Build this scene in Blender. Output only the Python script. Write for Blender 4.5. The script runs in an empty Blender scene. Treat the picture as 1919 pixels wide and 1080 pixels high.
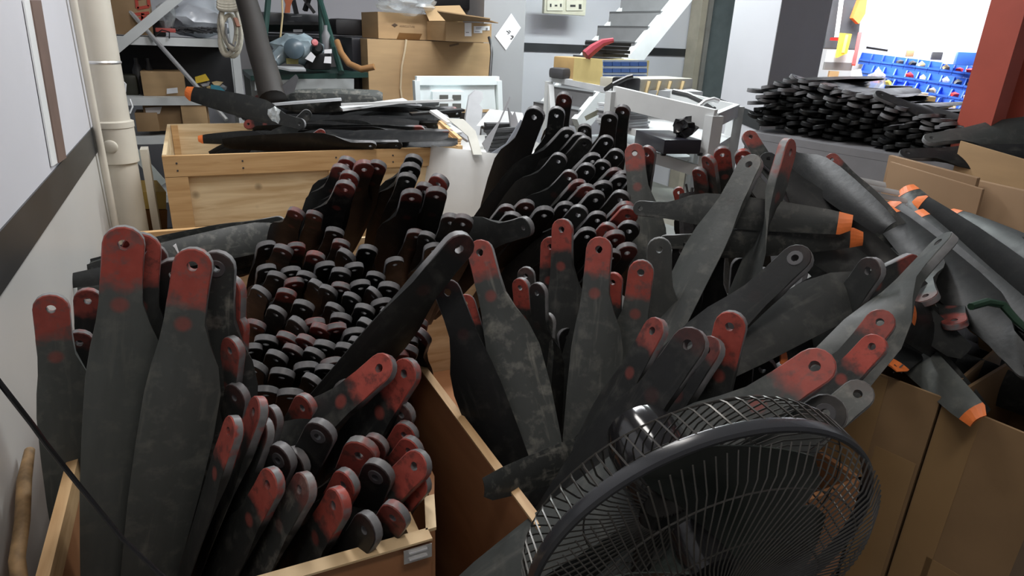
import bpy, bmesh, math, random
from mathutils import Vector, Matrix
rnd = random.Random(7)
SC = bpy.context.scene
COL = SC.collection
V = Vector
# ------------------------------------------------------------------ camera
F = 1215.0; H = 1.5
_n = V((-132., 3150., F)).normalized()
_a = V((-615., -496., F)); _a = (_a - _n * _a.dot(_n)).normalized()
_Z = -_n; _Y = _a; _X = _Y.cross(_Z)
CAM = V((0, 0, H))
def ray(px, py):
    v = V((px - 960., py - 540., F)); return V((_X.dot(v), _Y.dot(v), _Z.dot(v)))
def P(px, py, d): return CAM + ray(px, py) * (d / F)
def PZ(px, py, z):
    r = ray(px, py); return CAM + r * ((z - H) / r.z)
def PX(px, py, x):
    r = ray(px, py); return CAM + r * (x / r.x)
def PY(px, py, y):
    r = ray(px, py); return CAM + r * (y / r.y)
cd = bpy.data.cameras.new('camera'); cam = bpy.data.objects.new('camera', cd); COL.objects.link(cam)
cd.sensor_width = 36; cd.lens = F * 36 / 1919.; cd.clip_start = 0.02
def _c2w(v): return V((_X.dot(v), _Y.dot(v), _Z.dot(v)))
right, up, back = _c2w(V((1, 0, 0))), _c2w(V((0, -1, 0))), _c2w(V((0, 0, -1)))
M = Matrix((right, up, back)).transposed().to_4x4(); M.translation = CAM
cam.matrix_world = M; SC.camera = cam
# ------------------------------------------------------------------ light
w = bpy.data.worlds.new('world'); SC.world = w; w.use_nodes = True
w.node_tree.nodes['Background'].inputs[0].default_value = (.75, .83, 1, 1)
w.node_tree.nodes['Background'].inputs[1].default_value = .055
SC.view_settings.view_transform = 'Standard'; SC.view_settings.look = 'None'
SC.view_settings.gamma = 1; SC.view_settings.use_curve_mapping = False
SC.view_settings.exposure = 0.5
def area(name, loc, size, power, col=(1, 1, 1), tgt=None, spread=180):
    l = bpy.data.lights.new(name, 'AREA'); l.shape = 'RECTANGLE'; l.size, l.size_y = size; l.energy = power; l.color = col; l.spread = math.radians(spread)
    o = bpy.data.objects.new(name, l); COL.objects.link(o); o.location = loc
    d = (V(tgt) - V(loc)) if tgt else V((0, 0, -1)); o.rotation_euler = d.to_track_quat('-Z', 'Y').to_euler()
    return o
area('ceiling_light_middle', (1.5, 3.0, 2.85), (1.2, .3), 34, (.95, .97, 1))
area('ceiling_light_rear', (3.1, 3.7, 2.85), (1.2, .3), 48, (.9, 1, .98))
area('ceiling_light_near', (.35, -.1, 2.9), (1.2, .3), 12, (1, .93, .86))
area('added_light_crates', (.5, 2.1, 2.9), (.3, 1.2), 17, (1, .97, .93))  # added over the crates so the blade rims catch light from above
area('bench_light', (4.6, 3.3, 2.7), (.3, 1.5), 36, (.95, .98, 1), (5.1, 3.2, 1.4), 110)
# ------------------------------------------------------------------ materials
MATS = {}
def nodes(name):
    m = bpy.data.materials.new(name); m.use_nodes = True; nt = m.node_tree
    return m, nt, nt.nodes['Principled BSDF']
def mat(name, c, rough=.5, metal=0, var=.12, vscale=8., bump=0., stretch=(1, 1, 1), c2=None, emit=0, trans=0, alpha=1):
    if name in MATS: return MATS[name]
    m, nt, b = nodes(name); N = nt.nodes; L = nt.links
    b.inputs['Roughness'].default_value = rough; b.inputs['Metallic'].default_value = metal
    tc = N.new('ShaderNodeTexCoord'); mp = N.new('ShaderNodeMapping'); mp.inputs['Scale'].default_value = stretch
    L.new(tc.outputs['Object'], mp.inputs[0])
    nz = N.new('ShaderNodeTexNoise'); nz.inputs['Scale'].default_value = vscale; nz.inputs['Detail'].default_value = 5
    L.new(mp.outputs[0], nz.inputs['Vector'])
    r = N.new('ShaderNodeValToRGB'); r.color_ramp.elements[0].position = .3; r.color_ramp.elements[1].position = .7
    d = c2 or tuple(x * (1 - var) for x in c)
    r.color_ramp.elements[0].color = (*d, 1); r.color_ramp.elements[1].color = (*(c if c2 else tuple(min(1, x * (1 + var)) for x in c)), 1)
    L.new(nz.outputs['Fac'], r.inputs[0]); L.new(r.outputs[0], b.inputs['Base Color'])
    if bump:
        bp = N.new('ShaderNodeBump'); bp.inputs['Strength'].default_value = bump; bp.inputs['Distance'].default_value = .004
        L.new(nz.outputs['Fac'], bp.inputs['Height']); L.new(bp.outputs[0], b.inputs['Normal'])
    if emit:
        b.inputs['Emission Color'].default_value = (*c, 1); b.inputs['Emission Strength'].default_value = emit
    if trans:
        b.inputs['Transmission Weight'].default_value = trans
    if alpha < 1: b.inputs['Alpha'].default_value = alpha
    MATS[name] = m; return m
def wood(name, c, c2, stretch, knots=True):
    m, nt, b = nodes(name); N = nt.nodes; L = nt.links
    tc = N.new('ShaderNodeTexCoord'); mp = N.new('ShaderNodeMapping'); mp.inputs['Scale'].default_value = stretch
    L.new(tc.outputs['Object'], mp.inputs[0])
    nz = N.new('ShaderNodeTexNoise'); nz.inputs['Scale'].default_value = 3; nz.inputs['Detail'].default_value = 6; nz.inputs['Distortion'].default_value = .8
    L.new(mp.outputs[0], nz.inputs['Vector'])
    r = N.new('ShaderNodeValToRGB'); r.color_ramp.elements[0].position = .3; r.color_ramp.elements[1].position = .68
    r.color_ramp.elements[0].color = (*c2, 1); r.color_ramp.elements[1].color = (*c, 1); L.new(nz.outputs['Fac'], r.inputs[0])
    out = r.outputs[0]
    if knots:
        vo = N.new('ShaderNodeTexVoronoi'); vo.inputs['Scale'].default_value = 5.5; L.new(tc.outputs['Object'], vo.inputs['Vector'])
        kr = N.new('ShaderNodeValToRGB'); kr.color_ramp.elements[0].position = .05; kr.color_ramp.elements[1].position = .13
        kr.color_ramp.elements[0].color = (.16, .13, .1, 1); kr.color_ramp.elements[1].color = (1, 1, 1, 1)
        L.new(vo.outputs['Distance'], kr.inputs[0])
        mx = N.new('ShaderNodeMixRGB'); mx.blend_type = 'MULTIPLY'; mx.inputs[0].default_value = .8
        L.new(out, mx.inputs[1]); L.new(kr.outputs[0], mx.inputs[2]); out = mx.outputs[0]
    L.new(out, b.inputs['Base Color']); b.inputs['Roughness'].default_value = .6
    MATS[name] = m; return m
def blade_material():
    m, nt, b = nodes('blade_plastic'); N = nt.nodes; L = nt.links
    tc = N.new('ShaderNodeTexCoord'); oi = N.new('ShaderNodeObjectInfo')
    sc = N.new('ShaderNodeSeparateColor'); L.new(oi.outputs['Color'], sc.inputs[0])
    sx = N.new('ShaderNodeSeparateXYZ'); L.new(tc.outputs['Object'], sx.inputs[0])
    off = N.new('ShaderNodeVectorMath'); off.operation = 'ADD'
    cx = N.new('ShaderNodeCombineXYZ'); mr = N.new('ShaderNodeMath'); mr.operation = 'MULTIPLY'; mr.inputs[1].default_value = 37.
    L.new(oi.outputs['Random'], mr.inputs[0]); L.new(mr.outputs[0], cx.inputs[0]); L.new(mr.outputs[0], cx.inputs[2])
    L.new(tc.outputs['Object'], off.inputs[0]); L.new(cx.outputs[0], off.inputs[1])
    def noise(scale, detail=4, stretch=None, rough=.6):
        n = N.new('ShaderNodeTexNoise'); n.inputs['Scale'].default_value = scale; n.inputs['Detail'].default_value = detail; n.inputs['Roughness'].default_value = rough
        if stretch:
            mp = N.new('ShaderNodeMapping'); mp.inputs['Scale'].default_value = stretch; L.new(off.outputs[0], mp.inputs[0]); L.new(mp.outputs[0], n.inputs['Vector'])
        else: L.new(off.outputs[0], n.inputs['Vector'])
        return n.outputs['Fac']
    def math_(op, a, bb, clamp=False):
        n = N.new('ShaderNodeMath'); n.operation = op; n.use_clamp = clamp
        for i, x in enumerate((a, bb)):
            if isinstance(x, (int, float)): n.inputs[i].default_value = x
            else: L.new(x, n.inputs[i])
        return n.outputs[0]
    def ramp(x, lo, hi):
        n = N.new('ShaderNodeMapRange'); n.inputs[1].default_value = lo; n.inputs[2].default_value = hi; L.new(x, n.inputs[0]); return n.outputs[0]
    def mix(f, c1, c2):
        n = N.new('ShaderNodeMixRGB')
        for i, x in enumerate((f, c1, c2)):
            if isinstance(x, tuple): n.inputs[i].default_value = (*x, 1)
            elif isinstance(x, (int, float)): n.inputs[i].default_value = x
            else: L.new(x, n.inputs[i])
        return n.outputs[0]
    base = mix(sc.outputs[2], (.007, .007, .008), (.115, .125, .12))
    base = mix(ramp(noise(14, 3, (3, .6, 3)), .35, .75), base, mix(.22, base, (.02, .024, .022)))
    # dust and scuffs
    d1 = ramp(noise(30, 6), .52, .8); d2 = ramp(noise(60, 3, (1, .12, 1)), .6, .75)
    dust = math_('MULTIPLY', math_('ADD', d1, math_('MULTIPLY', d2, .6)), sc.outputs[1], True)
    base = mix(dust, base, (.33, .32, .28))
    # sprayed red root: boundary wobbles, wears through
    edge = math_('ADD', math_('MULTIPLY', noise(22, 3), .055), math_('ADD', math_('MULTIPLY', sc.outputs[0], .06), -.03))
    rm = ramp(math_('SUBTRACT', edge, sx.outputs[1]), -.008, .012)
    wear = ramp(noise(55, 5), .36, .5)
    dot = N.new('ShaderNodeVectorMath'); dot.operation = 'DISTANCE'; L.new(tc.outputs['Object'], dot.inputs[0]); dot.inputs[1].default_value = (0, .088, .008)
    dm = ramp(dot.outputs['Value'], .014, .008)
    red = math_('MULTIPLY', math_('MAXIMUM', math_('MULTIPLY', rm, math_('ADD', math_('MULTIPLY', wear, .55), .45)), math_('MULTIPLY', dm, .5)), sc.outputs[0], True)
    redc = mix(noise(40, 3), (.25, .045, .036), (.46, .10, .075))
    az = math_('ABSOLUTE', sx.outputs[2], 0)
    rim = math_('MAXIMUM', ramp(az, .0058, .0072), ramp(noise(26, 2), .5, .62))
    rimf = math_('MULTIPLY', math_('MULTIPLY', ramp(az, .0072, .0062), ramp(sx.outputs[1], .075, .045)), math_('ADD', math_('MULTIPLY', noise(35, 4), .35), .12))  # head rim greyed: worn edge, plus overhead light put into the colour
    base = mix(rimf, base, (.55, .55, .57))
    base = mix(math_('MULTIPLY', red, rim), base, redc)
    L.new(base, b.inputs['Base Color'])
    L.new(math_('ADD', math_('MULTIPLY', noise(18, 4), .22), .30), b.inputs['Roughness'])
    b.inputs['Specular IOR Level'].default_value = .22
    bp = N.new('ShaderNodeBump'); bp.inputs['Strength'].default_value = .25; bp.inputs['Distance'].default_value = .002
    L.new(noise(45, 4), bp.inputs['Height']); L.new(bp.outputs[0], b.inputs['Normal'])
    return m
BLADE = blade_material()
WHITE = mat('wall_paint', (.62, .62, .66), .6, var=.03, vscale=2)
CREAM = mat('lower_wall_paint', (.58, .57, .55), .35, var=.05, vscale=2)
STRIPE = mat('dark_stripe', (.03, .032, .034), .4, var=.3, vscale=4)
PVC = mat('aged_pvc', (.62, .58, .5), .4, var=.08, vscale=5)
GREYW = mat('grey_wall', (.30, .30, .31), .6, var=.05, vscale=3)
FLOORM = mat('floor_concrete', (.2, .2, .19), .7, var=.15, vscale=4)
CARD = mat('cardboard', (.44, .29, .15), .75, var=.08, vscale=4, stretch=(1, 1, 6))
CARD2 = mat('cardboard_brown', (.27, .17, .085), .6, var=.16, vscale=5)
TAPE = mat('packing_tape', (.33, .21, .10), .22, var=.06, vscale=6)
PINE = wood('pine', (.66, .43, .21), (.50, .29, .12), (1.2, 1.2, 14))
PINEP = wood('pine_panel', (.82, .66, .42), (.54, .36, .18), (1, 1, 9))
PINEY = wood('pine_lengthwise', (.60, .40, .21), (.42, .25, .11), (14, 1.2, 14), False)
PLY = wood('plywood_orange', (.42, .20, .09), (.30, .13, .055), (1, 1, 3), False)
STEEL = mat('steel', (.7, .7, .7), .32, .7, var=.1)
WHITEM = mat('white_metal', (.62, .64, .64), .4, var=.06)
WPLAST = mat('white_plastic', (.8, .82, .82), .4, var=.04)
FOAM = mat('white_foam', (.85, .93, .94), .7, var=.02)
SACK = mat('white_sack', (.66, .67, .66), .8, var=.08, vscale=6, bump=.5)
BLK = mat('black_plastic', (.014, .014, .015), .35, var=.2)
BLKG = mat('gloss_black', (.012, .012, .013), .12, var=.1)
WIRE = mat('black_wire', (.075, .072, .066), .3, .5, var=.1)
FANBL = mat('fan_blade_plastic', (.03, .036, .032), .25, var=.1)
DGREY = mat('dark_grey', (.06, .06, .065), .5, var=.1)
GREY = mat('grey_plastic', (.22, .22, .23), .5, var=.1)
GREEN = mat('dark_green', (.02, .06, .05), .4, var=.2)
ORANGE = mat('orange_paint', (.85, .21, .05), .5, var=.12, vscale=30)
RED = mat('red_paint', (.44, .085, .055), .45, var=.06)
REDB = mat('bright_red', (.65, .03, .03), .4)
BLUE = mat('blue_plastic', (.05, .16, .62), .4, var=.08)
YEL = mat('yellow_plastic', (.8, .55, .05), .45)
ROPE = mat('white_rope', (.62, .58, .48), .8, var=.15, vscale=60, bump=.4)
FILM = mat('clear_film', (.75, .8, .82), .15, var=.1, trans=.5, alpha=.55)
TAN = mat('tan_tape', (.55, .42, .22), .5)
BROWNH = mat('brown_hose', (.36, .19, .08), .35)
INK = mat('ink', (.03, .03, .03), .6)
REDINK = mat('red_ink', (.42, .05, .03), .6)
PAPER = mat('paper', (.8, .8, .82), .6, var=.02)
# ------------------------------------------------------------------ mesh builder
class MB:
    def __init__(s): s.v = []; s.f = []; s.M = None
    def add(s, vs, fs):
        k = len(s.v)
        s.v += [(s.M @ V(p)) if s.M else V(p) for p in vs]; s.f += [tuple(i + k for i in q) for q in fs]; return s
    def hexa(s, c):   # 8 corners: bottom loop, top loop
        return s.add(c, [(3, 2, 1, 0), (4, 5, 6, 7), (0, 1, 5, 4), (1, 2, 6, 5), (2, 3, 7, 6), (3, 0, 4, 7)])
    def box(s, lo, hi):
        (a, b, c), (d, e, f) = lo, hi
        return s.hexa([(a, b, c), (d, b, c), (d, e, c), (a, e, c), (a, b, f), (d, b, f), (d, e, f), (a, e, f)])
    def slab(s, quad, t):  # quad corners + thickness vector
        q = [V(p) for p in quad]; t = V(t); return s.hexa([*q, *[p + t for p in q]])
    def bar(s, p, q, w, h=None, upv=(0, 0, 1)):
        p, q = V(p), V(q); h = h or w; d = (q - p).normalized(); u = V(upv)
        if abs(d.dot(u)) > .95: u = V((0, 1, 0))
        x = d.cross(u).normalized() * w / 2; y = x.cross(d).normalized() * h / 2
        return s.hexa([p - x - y, p + x - y, p + x + y, p - x + y, q - x - y, q + x - y, q + x + y, q - x + y])
    def tube(s, pts, r, n=8, cap=True):
        pts = [V(p) for p in pts]; rs = r if isinstance(r, (list, tuple)) else [r] * len(pts); k = len(pts)
        d = (pts[1] - pts[0]).normalized(); u = V((0, 0, 1)) if abs(d.z) < .9 else V((1, 0, 0)); x = d.cross(u).normalized()
        vs = []
        for i, p in enumerate(pts):
            t = (pts[min(i + 1, k - 1)] - pts[max(i - 1, 0)])
            t = t.normalized() if t.length > 1e-9 else d
            x = x - t * x.dot(t); x = x.normalized() if x.length > 1e-6 else t.orthogonal().normalized(); y = t.cross(x)
            vs += [p + (x * math.cos(2 * math.pi * j / n) + y * math.sin(2 * math.pi * j / n)) * rs[i] for j in range(n)]
        fs = [(i * n + j, i * n + (j + 1) % n, (i + 1) * n + (j + 1) % n, (i + 1) * n + j) for i in range(k - 1) for j in range(n)]
        if cap: fs += [tuple(range(n))[::-1], tuple(range((k - 1) * n, k * n))]
        return s.add(vs, fs)
    def lathe(s, prof, c=(0, 0, 0), axis=(0, 0, 1), n=24):
        ax = V(axis).normalized(); x = ax.orthogonal().normalized(); y = ax.cross(x); c = V(c); vs = []
        for r, z in prof: vs += [c + ax * z + (x * math.cos(2 * math.pi * j / n) + y * math.sin(2 * math.pi * j / n)) * r for j in range(n)]
        k = len(prof)
        return s.add(vs, [(i * n + j, i * n + (j + 1) % n, (i + 1) * n + (j + 1) % n, (i + 1) * n + j) for i in range(k - 1) for j in range(n)])
    def prism(s, poly, t):
        q = [V(p) for p in poly]; t = V(t); n = len(q)
        return s.add([*q, *[p + t for p in q]], [tuple(range(n))[::-1], tuple(range(n, 2 * n))] + [(i, (i + 1) % n, n + (i + 1) % n, n + i) for i in range(n)])
    def blob(s, c, r, seed=0, n=2, jag=.25):
        bm = bmesh.new(); bmesh.ops.create_icosphere(bm, subdivisions=n, radius=1); q = random.Random(seed)
        ph = [q.uniform(0, 6) for _ in range(6)]
        vs = []
        for v in bm.verts:
            p = v.co; k = 1 + jag * (math.sin(5 * p.x + ph[0]) * math.sin(6 * p.y + ph[1]) + .6 * math.sin(9 * p.z + ph[2] + 4 * p.x) + q.uniform(-.3, .3))
            vs.append(V(c) + V((p.x * r[0], p.y * r[1], p.z * r[2])) * k)
        fs = [tuple(v.index for v in f.verts) for f in bm.faces]; bm.free(); return s.add(vs, fs)
WL = {}
def tag(o, label=None, cat=None, group=None, kind=None):
    if label: o['label'] = label
    if cat: o['category'] = cat
    if group: o['group'] = group
    if kind: o['kind'] = kind
    return o
def link_mesh(name, me, loc, parent=None):
    o = bpy.data.objects.new(name, me); COL.objects.link(o)
    if parent: o.parent = parent; o.location = loc - WL[parent.name]
    else: o.location = loc
    WL[o.name] = V(loc); return o
def ob(name, mb, m, parent=None, smooth=40, bevel=0):
    xs = [p.x for p in mb.v]; ys = [p.y for p in mb.v]; zs = [p.z for p in mb.v]
    o0 = V(((min(xs) + max(xs)) / 2, (min(ys) + max(ys)) / 2, min(zs)))
    me = bpy.data.meshes.new(name); me.from_pydata([p - o0 for p in mb.v], [], mb.f)
    bm = bmesh.new(); bm.from_mesh(me); bmesh.ops.recalc_face_normals(bm, faces=bm.faces)
    if bevel: bmesh.ops.bevel(bm, geom=[e for e in bm.edges if e.calc_face_angle(0) > .6], offset=bevel, segments=2, affect='EDGES', profile=.6, clamp_overlap=True)
    bm.to_mesh(me); bm.free()
    if smooth:
        me.shade_smooth(); me.set_sharp_from_angle(angle=math.radians(smooth))
    me.materials.append(m); return link_mesh(name, me, o0, parent)
def thing(name, label, cat, loc, group=None):
    o = bpy.data.objects.new(name, None); COL.objects.link(o); o.location = loc; o.empty_display_size = .05; WL[o.name] = V(loc)
    return tag(o, label, cat, group)
def struct(name, mb, m, parent=None, **k):
    o = ob(name, mb, m, parent, **k)
    if not parent: o['kind'] = 'structure'
    return o
class Face:   # a vertical plane seen at a pixel, turned by yaw (0 = faces -Y)
    def __init__(s, px, py, d, yaw=0):
        s.o = P(px, py, d); y = math.radians(yaw); s.u = V((math.cos(y), math.sin(y), 0)); s.n = V((math.sin(y), -math.cos(y), 0))
    def at(s, px, py, out=0):
        r = ray(px, py); t = (s.o - CAM).dot(s.n) / r.dot(s.n); return CAM + r * t + s.n * out
def cbox(px0, py0, px1, py1, d, depth, yaw=0):   # upright box by its front face: pixel rectangle at depth d
    f = Face(px0, py1, d, yaw); a = f.o; b = f.at(px1, py1); wd = (b - a).dot(f.u); t = f.at(px0, py0); h = t.z - a.z
    b = a + f.u * wd; bk = -f.n * depth; z = V((0, 0, h))
    return f, [a, b, b + bk, a + bk, a + z, b + z, b + bk + z, a + bk + z]
# ------------------------------------------------------------------ the room
struct('floor', MB().box((-2, -3, -.05), (6.2, 7, 0)), FLOORM)
struct('ceiling', MB().box((-2, -3, 3), (6.2, 7, 3.05)), WHITE)
XL = -.385
struct('wall_left', MB().box((XL - .12, -3, 1.1), (XL, 3.42, 3)), WHITE)
struct('trim_1', MB().box((XL - .12, -3, 1.0), (XL + .004, 3.42, 1.1)), STRIPE)
struct('wall_left_lower', MB().box((XL - .12, -3, 0), (XL, 3.42, 1.0)), CREAM)
struct('wall_rear', MB().box((-2, 5.6, 0), (6.2, 5.7, 3)), WHITE)
struct('wall_recess', MB().box((-2.1, 3.42, 0), (-2, 5.6, 3)), GREYW)
struct('wall_front', MB().box((-.5, -3.1, 0), (6.2, -3, 3)), WHITE)
struct('wall_right', MB().box((5.75, -3, 0), (5.85, 5.7, 3)), WHITE)
zs = PY(1100, 92, 5.6).z
struct('trim_2', MB().box((.5, 5.585, zs - .035), (4.6, 5.6, zs + .035)), STRIPE)
# framed board strip fixed on the wall
f = lambda px, py, o=0: PX(px, py, XL) + V((o, 0, 0))
t = thing('wall_board', 'narrow brown board strip in a white edging on the white wall', 'board', f(105, 312))
ob('strip', MB().slab([f(104, 306, .002), f(118, 296, .002), f(70, 0, .002), f(51, 0, .002)], (.008, 0, 0)), mat('brown_board', (.16, .105, .085), .6), t)
ob('edging', MB().slab([f(94, 312, .002), f(104, 306, .002), f(51, 0, .002), f(40, 0, .002)], (.004, 0, 0)), WPLAST, t)
# drain pipe
px_, py_ = P(204, 215, 2.72).x + .005, P(204, 215, 2.72).y
t = thing('drain_pipe', 'cream drain pipe with a coupling standing at the end of the white wall', 'pipe', (px_, py_, 0))
ob('pipe', MB().lathe([(.072, 0), (.072, 3.0)], (px_, py_, 0)), PVC, t)
zc = P(204, 268, 2.72).z
ob('coupling', MB().lathe([(.072, zc - .09), (.081, zc - .085), (.081, zc + .06), (.084, zc + .062), (.084, zc + .085), (.072, zc + .09)], (px_, py_, 0)), PVC, t)
ob('access_cap', MB().lathe([(0, .088), (.02, .088), (.026, .084), (.03, .07)], (px_ - .0, py_, zc - .01), (-.15, -1, 0)), PVC, t)
zt = P(190, 114, 2.72).z
ob('wire_tie', MB().lathe([(.073, zt - .006), (.076, zt), (.073, zt + .006)], (px_, py_, 0)).tube([(px_ - .075, py_ - .02, zt), (px_ - .12, py_ - .06, zt + .004)], .004), STEEL, t)
t = ob('conduit', MB().lathe([(.014, 0), (.014, 3.0)], (XL + .022, py_ - .16, 0), n=12), PVC); tag(t, 'thin cream conduit running up the wall beside the drain pipe', 'pipe')
t = ob('corner_post', MB().box((px_ + .085, py_ + .03, 0), (px_ + .115, py_ + .12, .98)), PVC); tag(t, 'pale upright board standing next to the drain pipe', 'board')
# ------------------------------------------------------------------ wooden crates
def nails(pts, r=.004):
    mb = MB()
    for p, n in pts: mb.lathe([(0, .001), (r, .001), (r, -.002)], p, n, 8)
    return mb
def plank_wall(name, a, b, z0, z1, th, n, m, par, out):
    a, b, out = V(a), V(b), V(out).normalized() * th
    h = (z1 - z0) / n
    for i in range(n):
        zz0 = V((0, 0, z0 + i * h + .0015)); zz1 = V((0, 0, z0 + (i + 1) * h - .0015)); k = out * (1 + rnd.uniform(-.1, .1))
        ob(name, MB().slab([a + zz0, b + zz0, b + zz1, a + zz1], k), m, par)
# crate A: long crate along the wall
ZA = .75
FA = PZ(808, 1003, ZA); AX0, AX1, AY0, AY1 = -.285, FA.x, FA.y, 2.78
t = thing('wooden_crate', 'long plywood crate by the wall, front rail with a steel clip', 'crate', ((AX0 + AX1) / 2, 1.8, 0)); CA = t
fl = PZ(60, 1150, ZA)
fy = lambda x: AY0 + (x - AX1) * .0
ob('front_panel', MB().box((AX0, AY0, .1), (AX1, AY0 + .014, ZA - .002)), PLY, t)
ob('front_rail', MB().box((AX0, AY0 - .008, ZA - .004), (AX1, AY0 + .018, ZA)), PINEP, t)
side = [V((AX1, AY0 + .014, 0)), PZ(800, 930, ZA), V((.365, 1.12, 0)), V((.385, 1.5, 0)), V((.36, 2.1, 0)), V((.30, AY1, 0))]
mb = MB(); mr_ = MB()
for k, (p, q) in enumerate(zip(side[:-1], side[1:])):
    p, q = V((p.x, p.y, 0)), V((q.x, q.y, 0))
    if k:
        mb.slab([p + V((0, 0, .1)), q + V((0, 0, .1)), q + V((0, 0, .60)), p + V((0, 0, .60))], (.012, 0, 0)); continue
    mb.slab([p + V((0, 0, .1)), q + V((0, 0, .1)), q + V((0, 0, ZA - .006)), p + V((0, 0, ZA - .006))], (.012, 0, 0))
    mr_.slab([p + V((-.004, 0, ZA - .006)), q + V((-.004, 0, ZA - .006)), q + V((-.004, 0, ZA)), p + V((-.004, 0, ZA))], (.018, 0, 0))
ob('side_panel', mb, PLY, t); ob('side_rail', mr_, PINEP, t)
ob('corner_board', MB().box((AX1 - .03, AY0 + .016, .1), (AX1 - .012, AY0 + .075, ZA - .008)), PINEP, t)
ob('side_panel', MB().box((AX0, AY0 + .014, .1), (AX0 + .012, AY1, ZA - .006)), PLY, t)
ob('side_rail', MB().box((AX0 - .004, AY0 + .0, ZA - .05), (AX0 + .014, AY1 - .02, ZA)), PINEY, t)
bl, br = PZ(185, 441, ZA), PZ(500, 417, ZA)
ob('back_panel', MB().box((AX0, AY1 - .016, .1), (.3, AY1, ZA - .006)), PINEP, t)
ob('back_rail', MB().box((AX0, AY1 - .045, ZA - .055), (.3, AY1 - .018, ZA + .004)), PINE, t)
ob('floor_panel', MB().box((AX0, AY0, .06), (AX1, AY1, .1)), PLY, t)
c0 = V((AX1 - .055, AY0 - .0085, ZA - .022)); 
ob('steel_clip', MB().box((AX1 - .048, AY0 - .0105, ZA - .034), (AX1 - .002, AY0 - .0085, ZA - .008)).tube([(AX1 - .04, AY0 - .012, ZA - .014), (AX1 - .01, AY0 - .012, ZA - .014)], .002, 6).tube([(AX1 - .04, AY0 - .012, ZA - .027), (AX1 - .01, AY0 - .012, ZA - .027)], .002, 6), STEEL, t)
# crate B: behind the fan
BN, BF = PZ(1010, 990, ZA), PZ(795, 700, ZA)
BX0 = BN.x; BX1, BY0, BY1 = 1.27, BN.y, 2.45
t = thing('wooden_crate', 'plywood crate behind the fan, its orange-brown side facing the long crate', 'crate', ((BX0 + BX1) / 2, 1.5, 0))
dx = BF.x - BN.x
def bx(y): return BX0 + dx * (y - BY0) / (BF.y - BY0)
ob('side_panel', MB().slab([(bx(BY0), BY0, .1), (bx(BY1), BY1, .1), (bx(BY1), BY1, ZA - .004), (bx(BY0), BY0, ZA - .004)], (.014, 0, 0)), PLY, t)
ob('side_rail', MB().slab([(bx(BY0) - .002, BY0, ZA - .004), (bx(BY1) - .002, BY1, ZA - .004), (bx(BY1) - .002, BY1, ZA + .001), (bx(BY0) - .002, BY0, ZA + .001)], (.018, 0, 0)), PINEY, t)
ob('front_panel', MB().box((BX0, BY0 - .0, .1), (BX1, BY0 + .014, .6)), PLY, t)
ob('back_panel', MB().box((bx(BY1), BY1 - .014, .1), (BX1, BY1, ZA)), PINEP, t)
ob('side_panel', MB().box((BX1 - .014, BY0, .1), (BX1, BY1, .6)), PLY, t)
ob('floor_panel', MB().box((BX0, BY0, .06), (BX1, BY1, .1)), PLY, t)
# far crate
ZF = 1.0
c0 = PZ(305, 284, ZF); c1 = PZ(876, 282, ZF); FX0, FX1, FY = c0.x, c1.x, (c0.y + c1.y) / 2; FD = 1.0
t = thing('wooden_crate', 'pale pine crate in front of the rack, battens and flat blades in it', 'crate', ((FX0 + FX1) / 2, FY + .5, 0))
plank_wall('plank', (FX0 + .02, FY + .014, 0), (FX1 - .02, FY + .014, 0), .12, ZF - .02, .014, 3, PINEP, t, (0, 1, 0))
ob('rail', MB().box((FX0, FY - .006, ZF - .085), (FX1, FY + .014, ZF)), PINE, t)
ob('rail', MB().box((FX0, FY - .006, .1), (FX1, FY + .014, .19)), PINE, t)
for a, b in ((FX0, FX0 + .085), (FX0 + .655, FX0 + .735), (FX1 - .085, FX1 - .008)):
    ob('batten', MB().box((a, FY - .006, .192), (b, FY + .013, ZF - .087)), PINE, t)
ob('corner_post', MB().box((FX1 - .007, FY - .004, .1), (FX1 + .02, FY + .05, ZF + .004)), PINE, t)
ob('side_panel', MB().box((FX0, FY + .03, .1), (FX0 + .016, FY + FD, ZF)), PINEP, t)
ob('side_panel', MB().box((FX1 - .016, FY + .05, .1), (FX1, FY + FD, ZF)), PINEP, t)
ob('back_panel', MB().box((FX0 + .016, FY + FD - .016, .1), (FX1 - .016, FY + FD, ZF)), PINEP, t)
ob('corner_post', MB().box((FX0 + .018, FY + FD - .06, .1), (FX0 + .05, FY + FD - .017, ZF)), PINE, t)
ob('floor_panel', MB().box((FX0, FY, .05), (FX1, FY + FD, .098)), PLY, t)
nl = nails([((x, FY - .007, z), (0, -1, 0)) for x in (FX0 + .05, FX0 + .3, FX0 + .69, FX0 + .72, FX0 + .95, FX1 - .05) for z in (ZF - .03, ZF - .06)] + [((FX1 - .045, FY - .007, z), (0, -1, 0)) for z in (.3, .45, .6, .75, .85)])
tag(ob('nail_heads', nl, DGREY, t), kind='stuff')
t = ob('yellow_board', MB().slab([P(262, 360, 3.2), P(312, 360, 3.2), P(312, 392, 3.2), P(262, 392, 3.2)], (-.05, .3, 0)), mat('yellow_wood', (.42, .27, .06), .6)); tag(t, 'yellowish wooden block on the floor end between pipe and pine crate', 'block')
t = ob('orange_board', MB().slab([P(266, 394, 3.2), P(314, 394, 3.2), P(314, 720, 3.75), P(268, 720, 3.75)], (-.05, .3, 0)), mat('brown_wood', (.25, .1, .025), .5)); tag(t, 'orange-brown wooden block under the yellowish block beside the pine crate', 'block')
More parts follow.
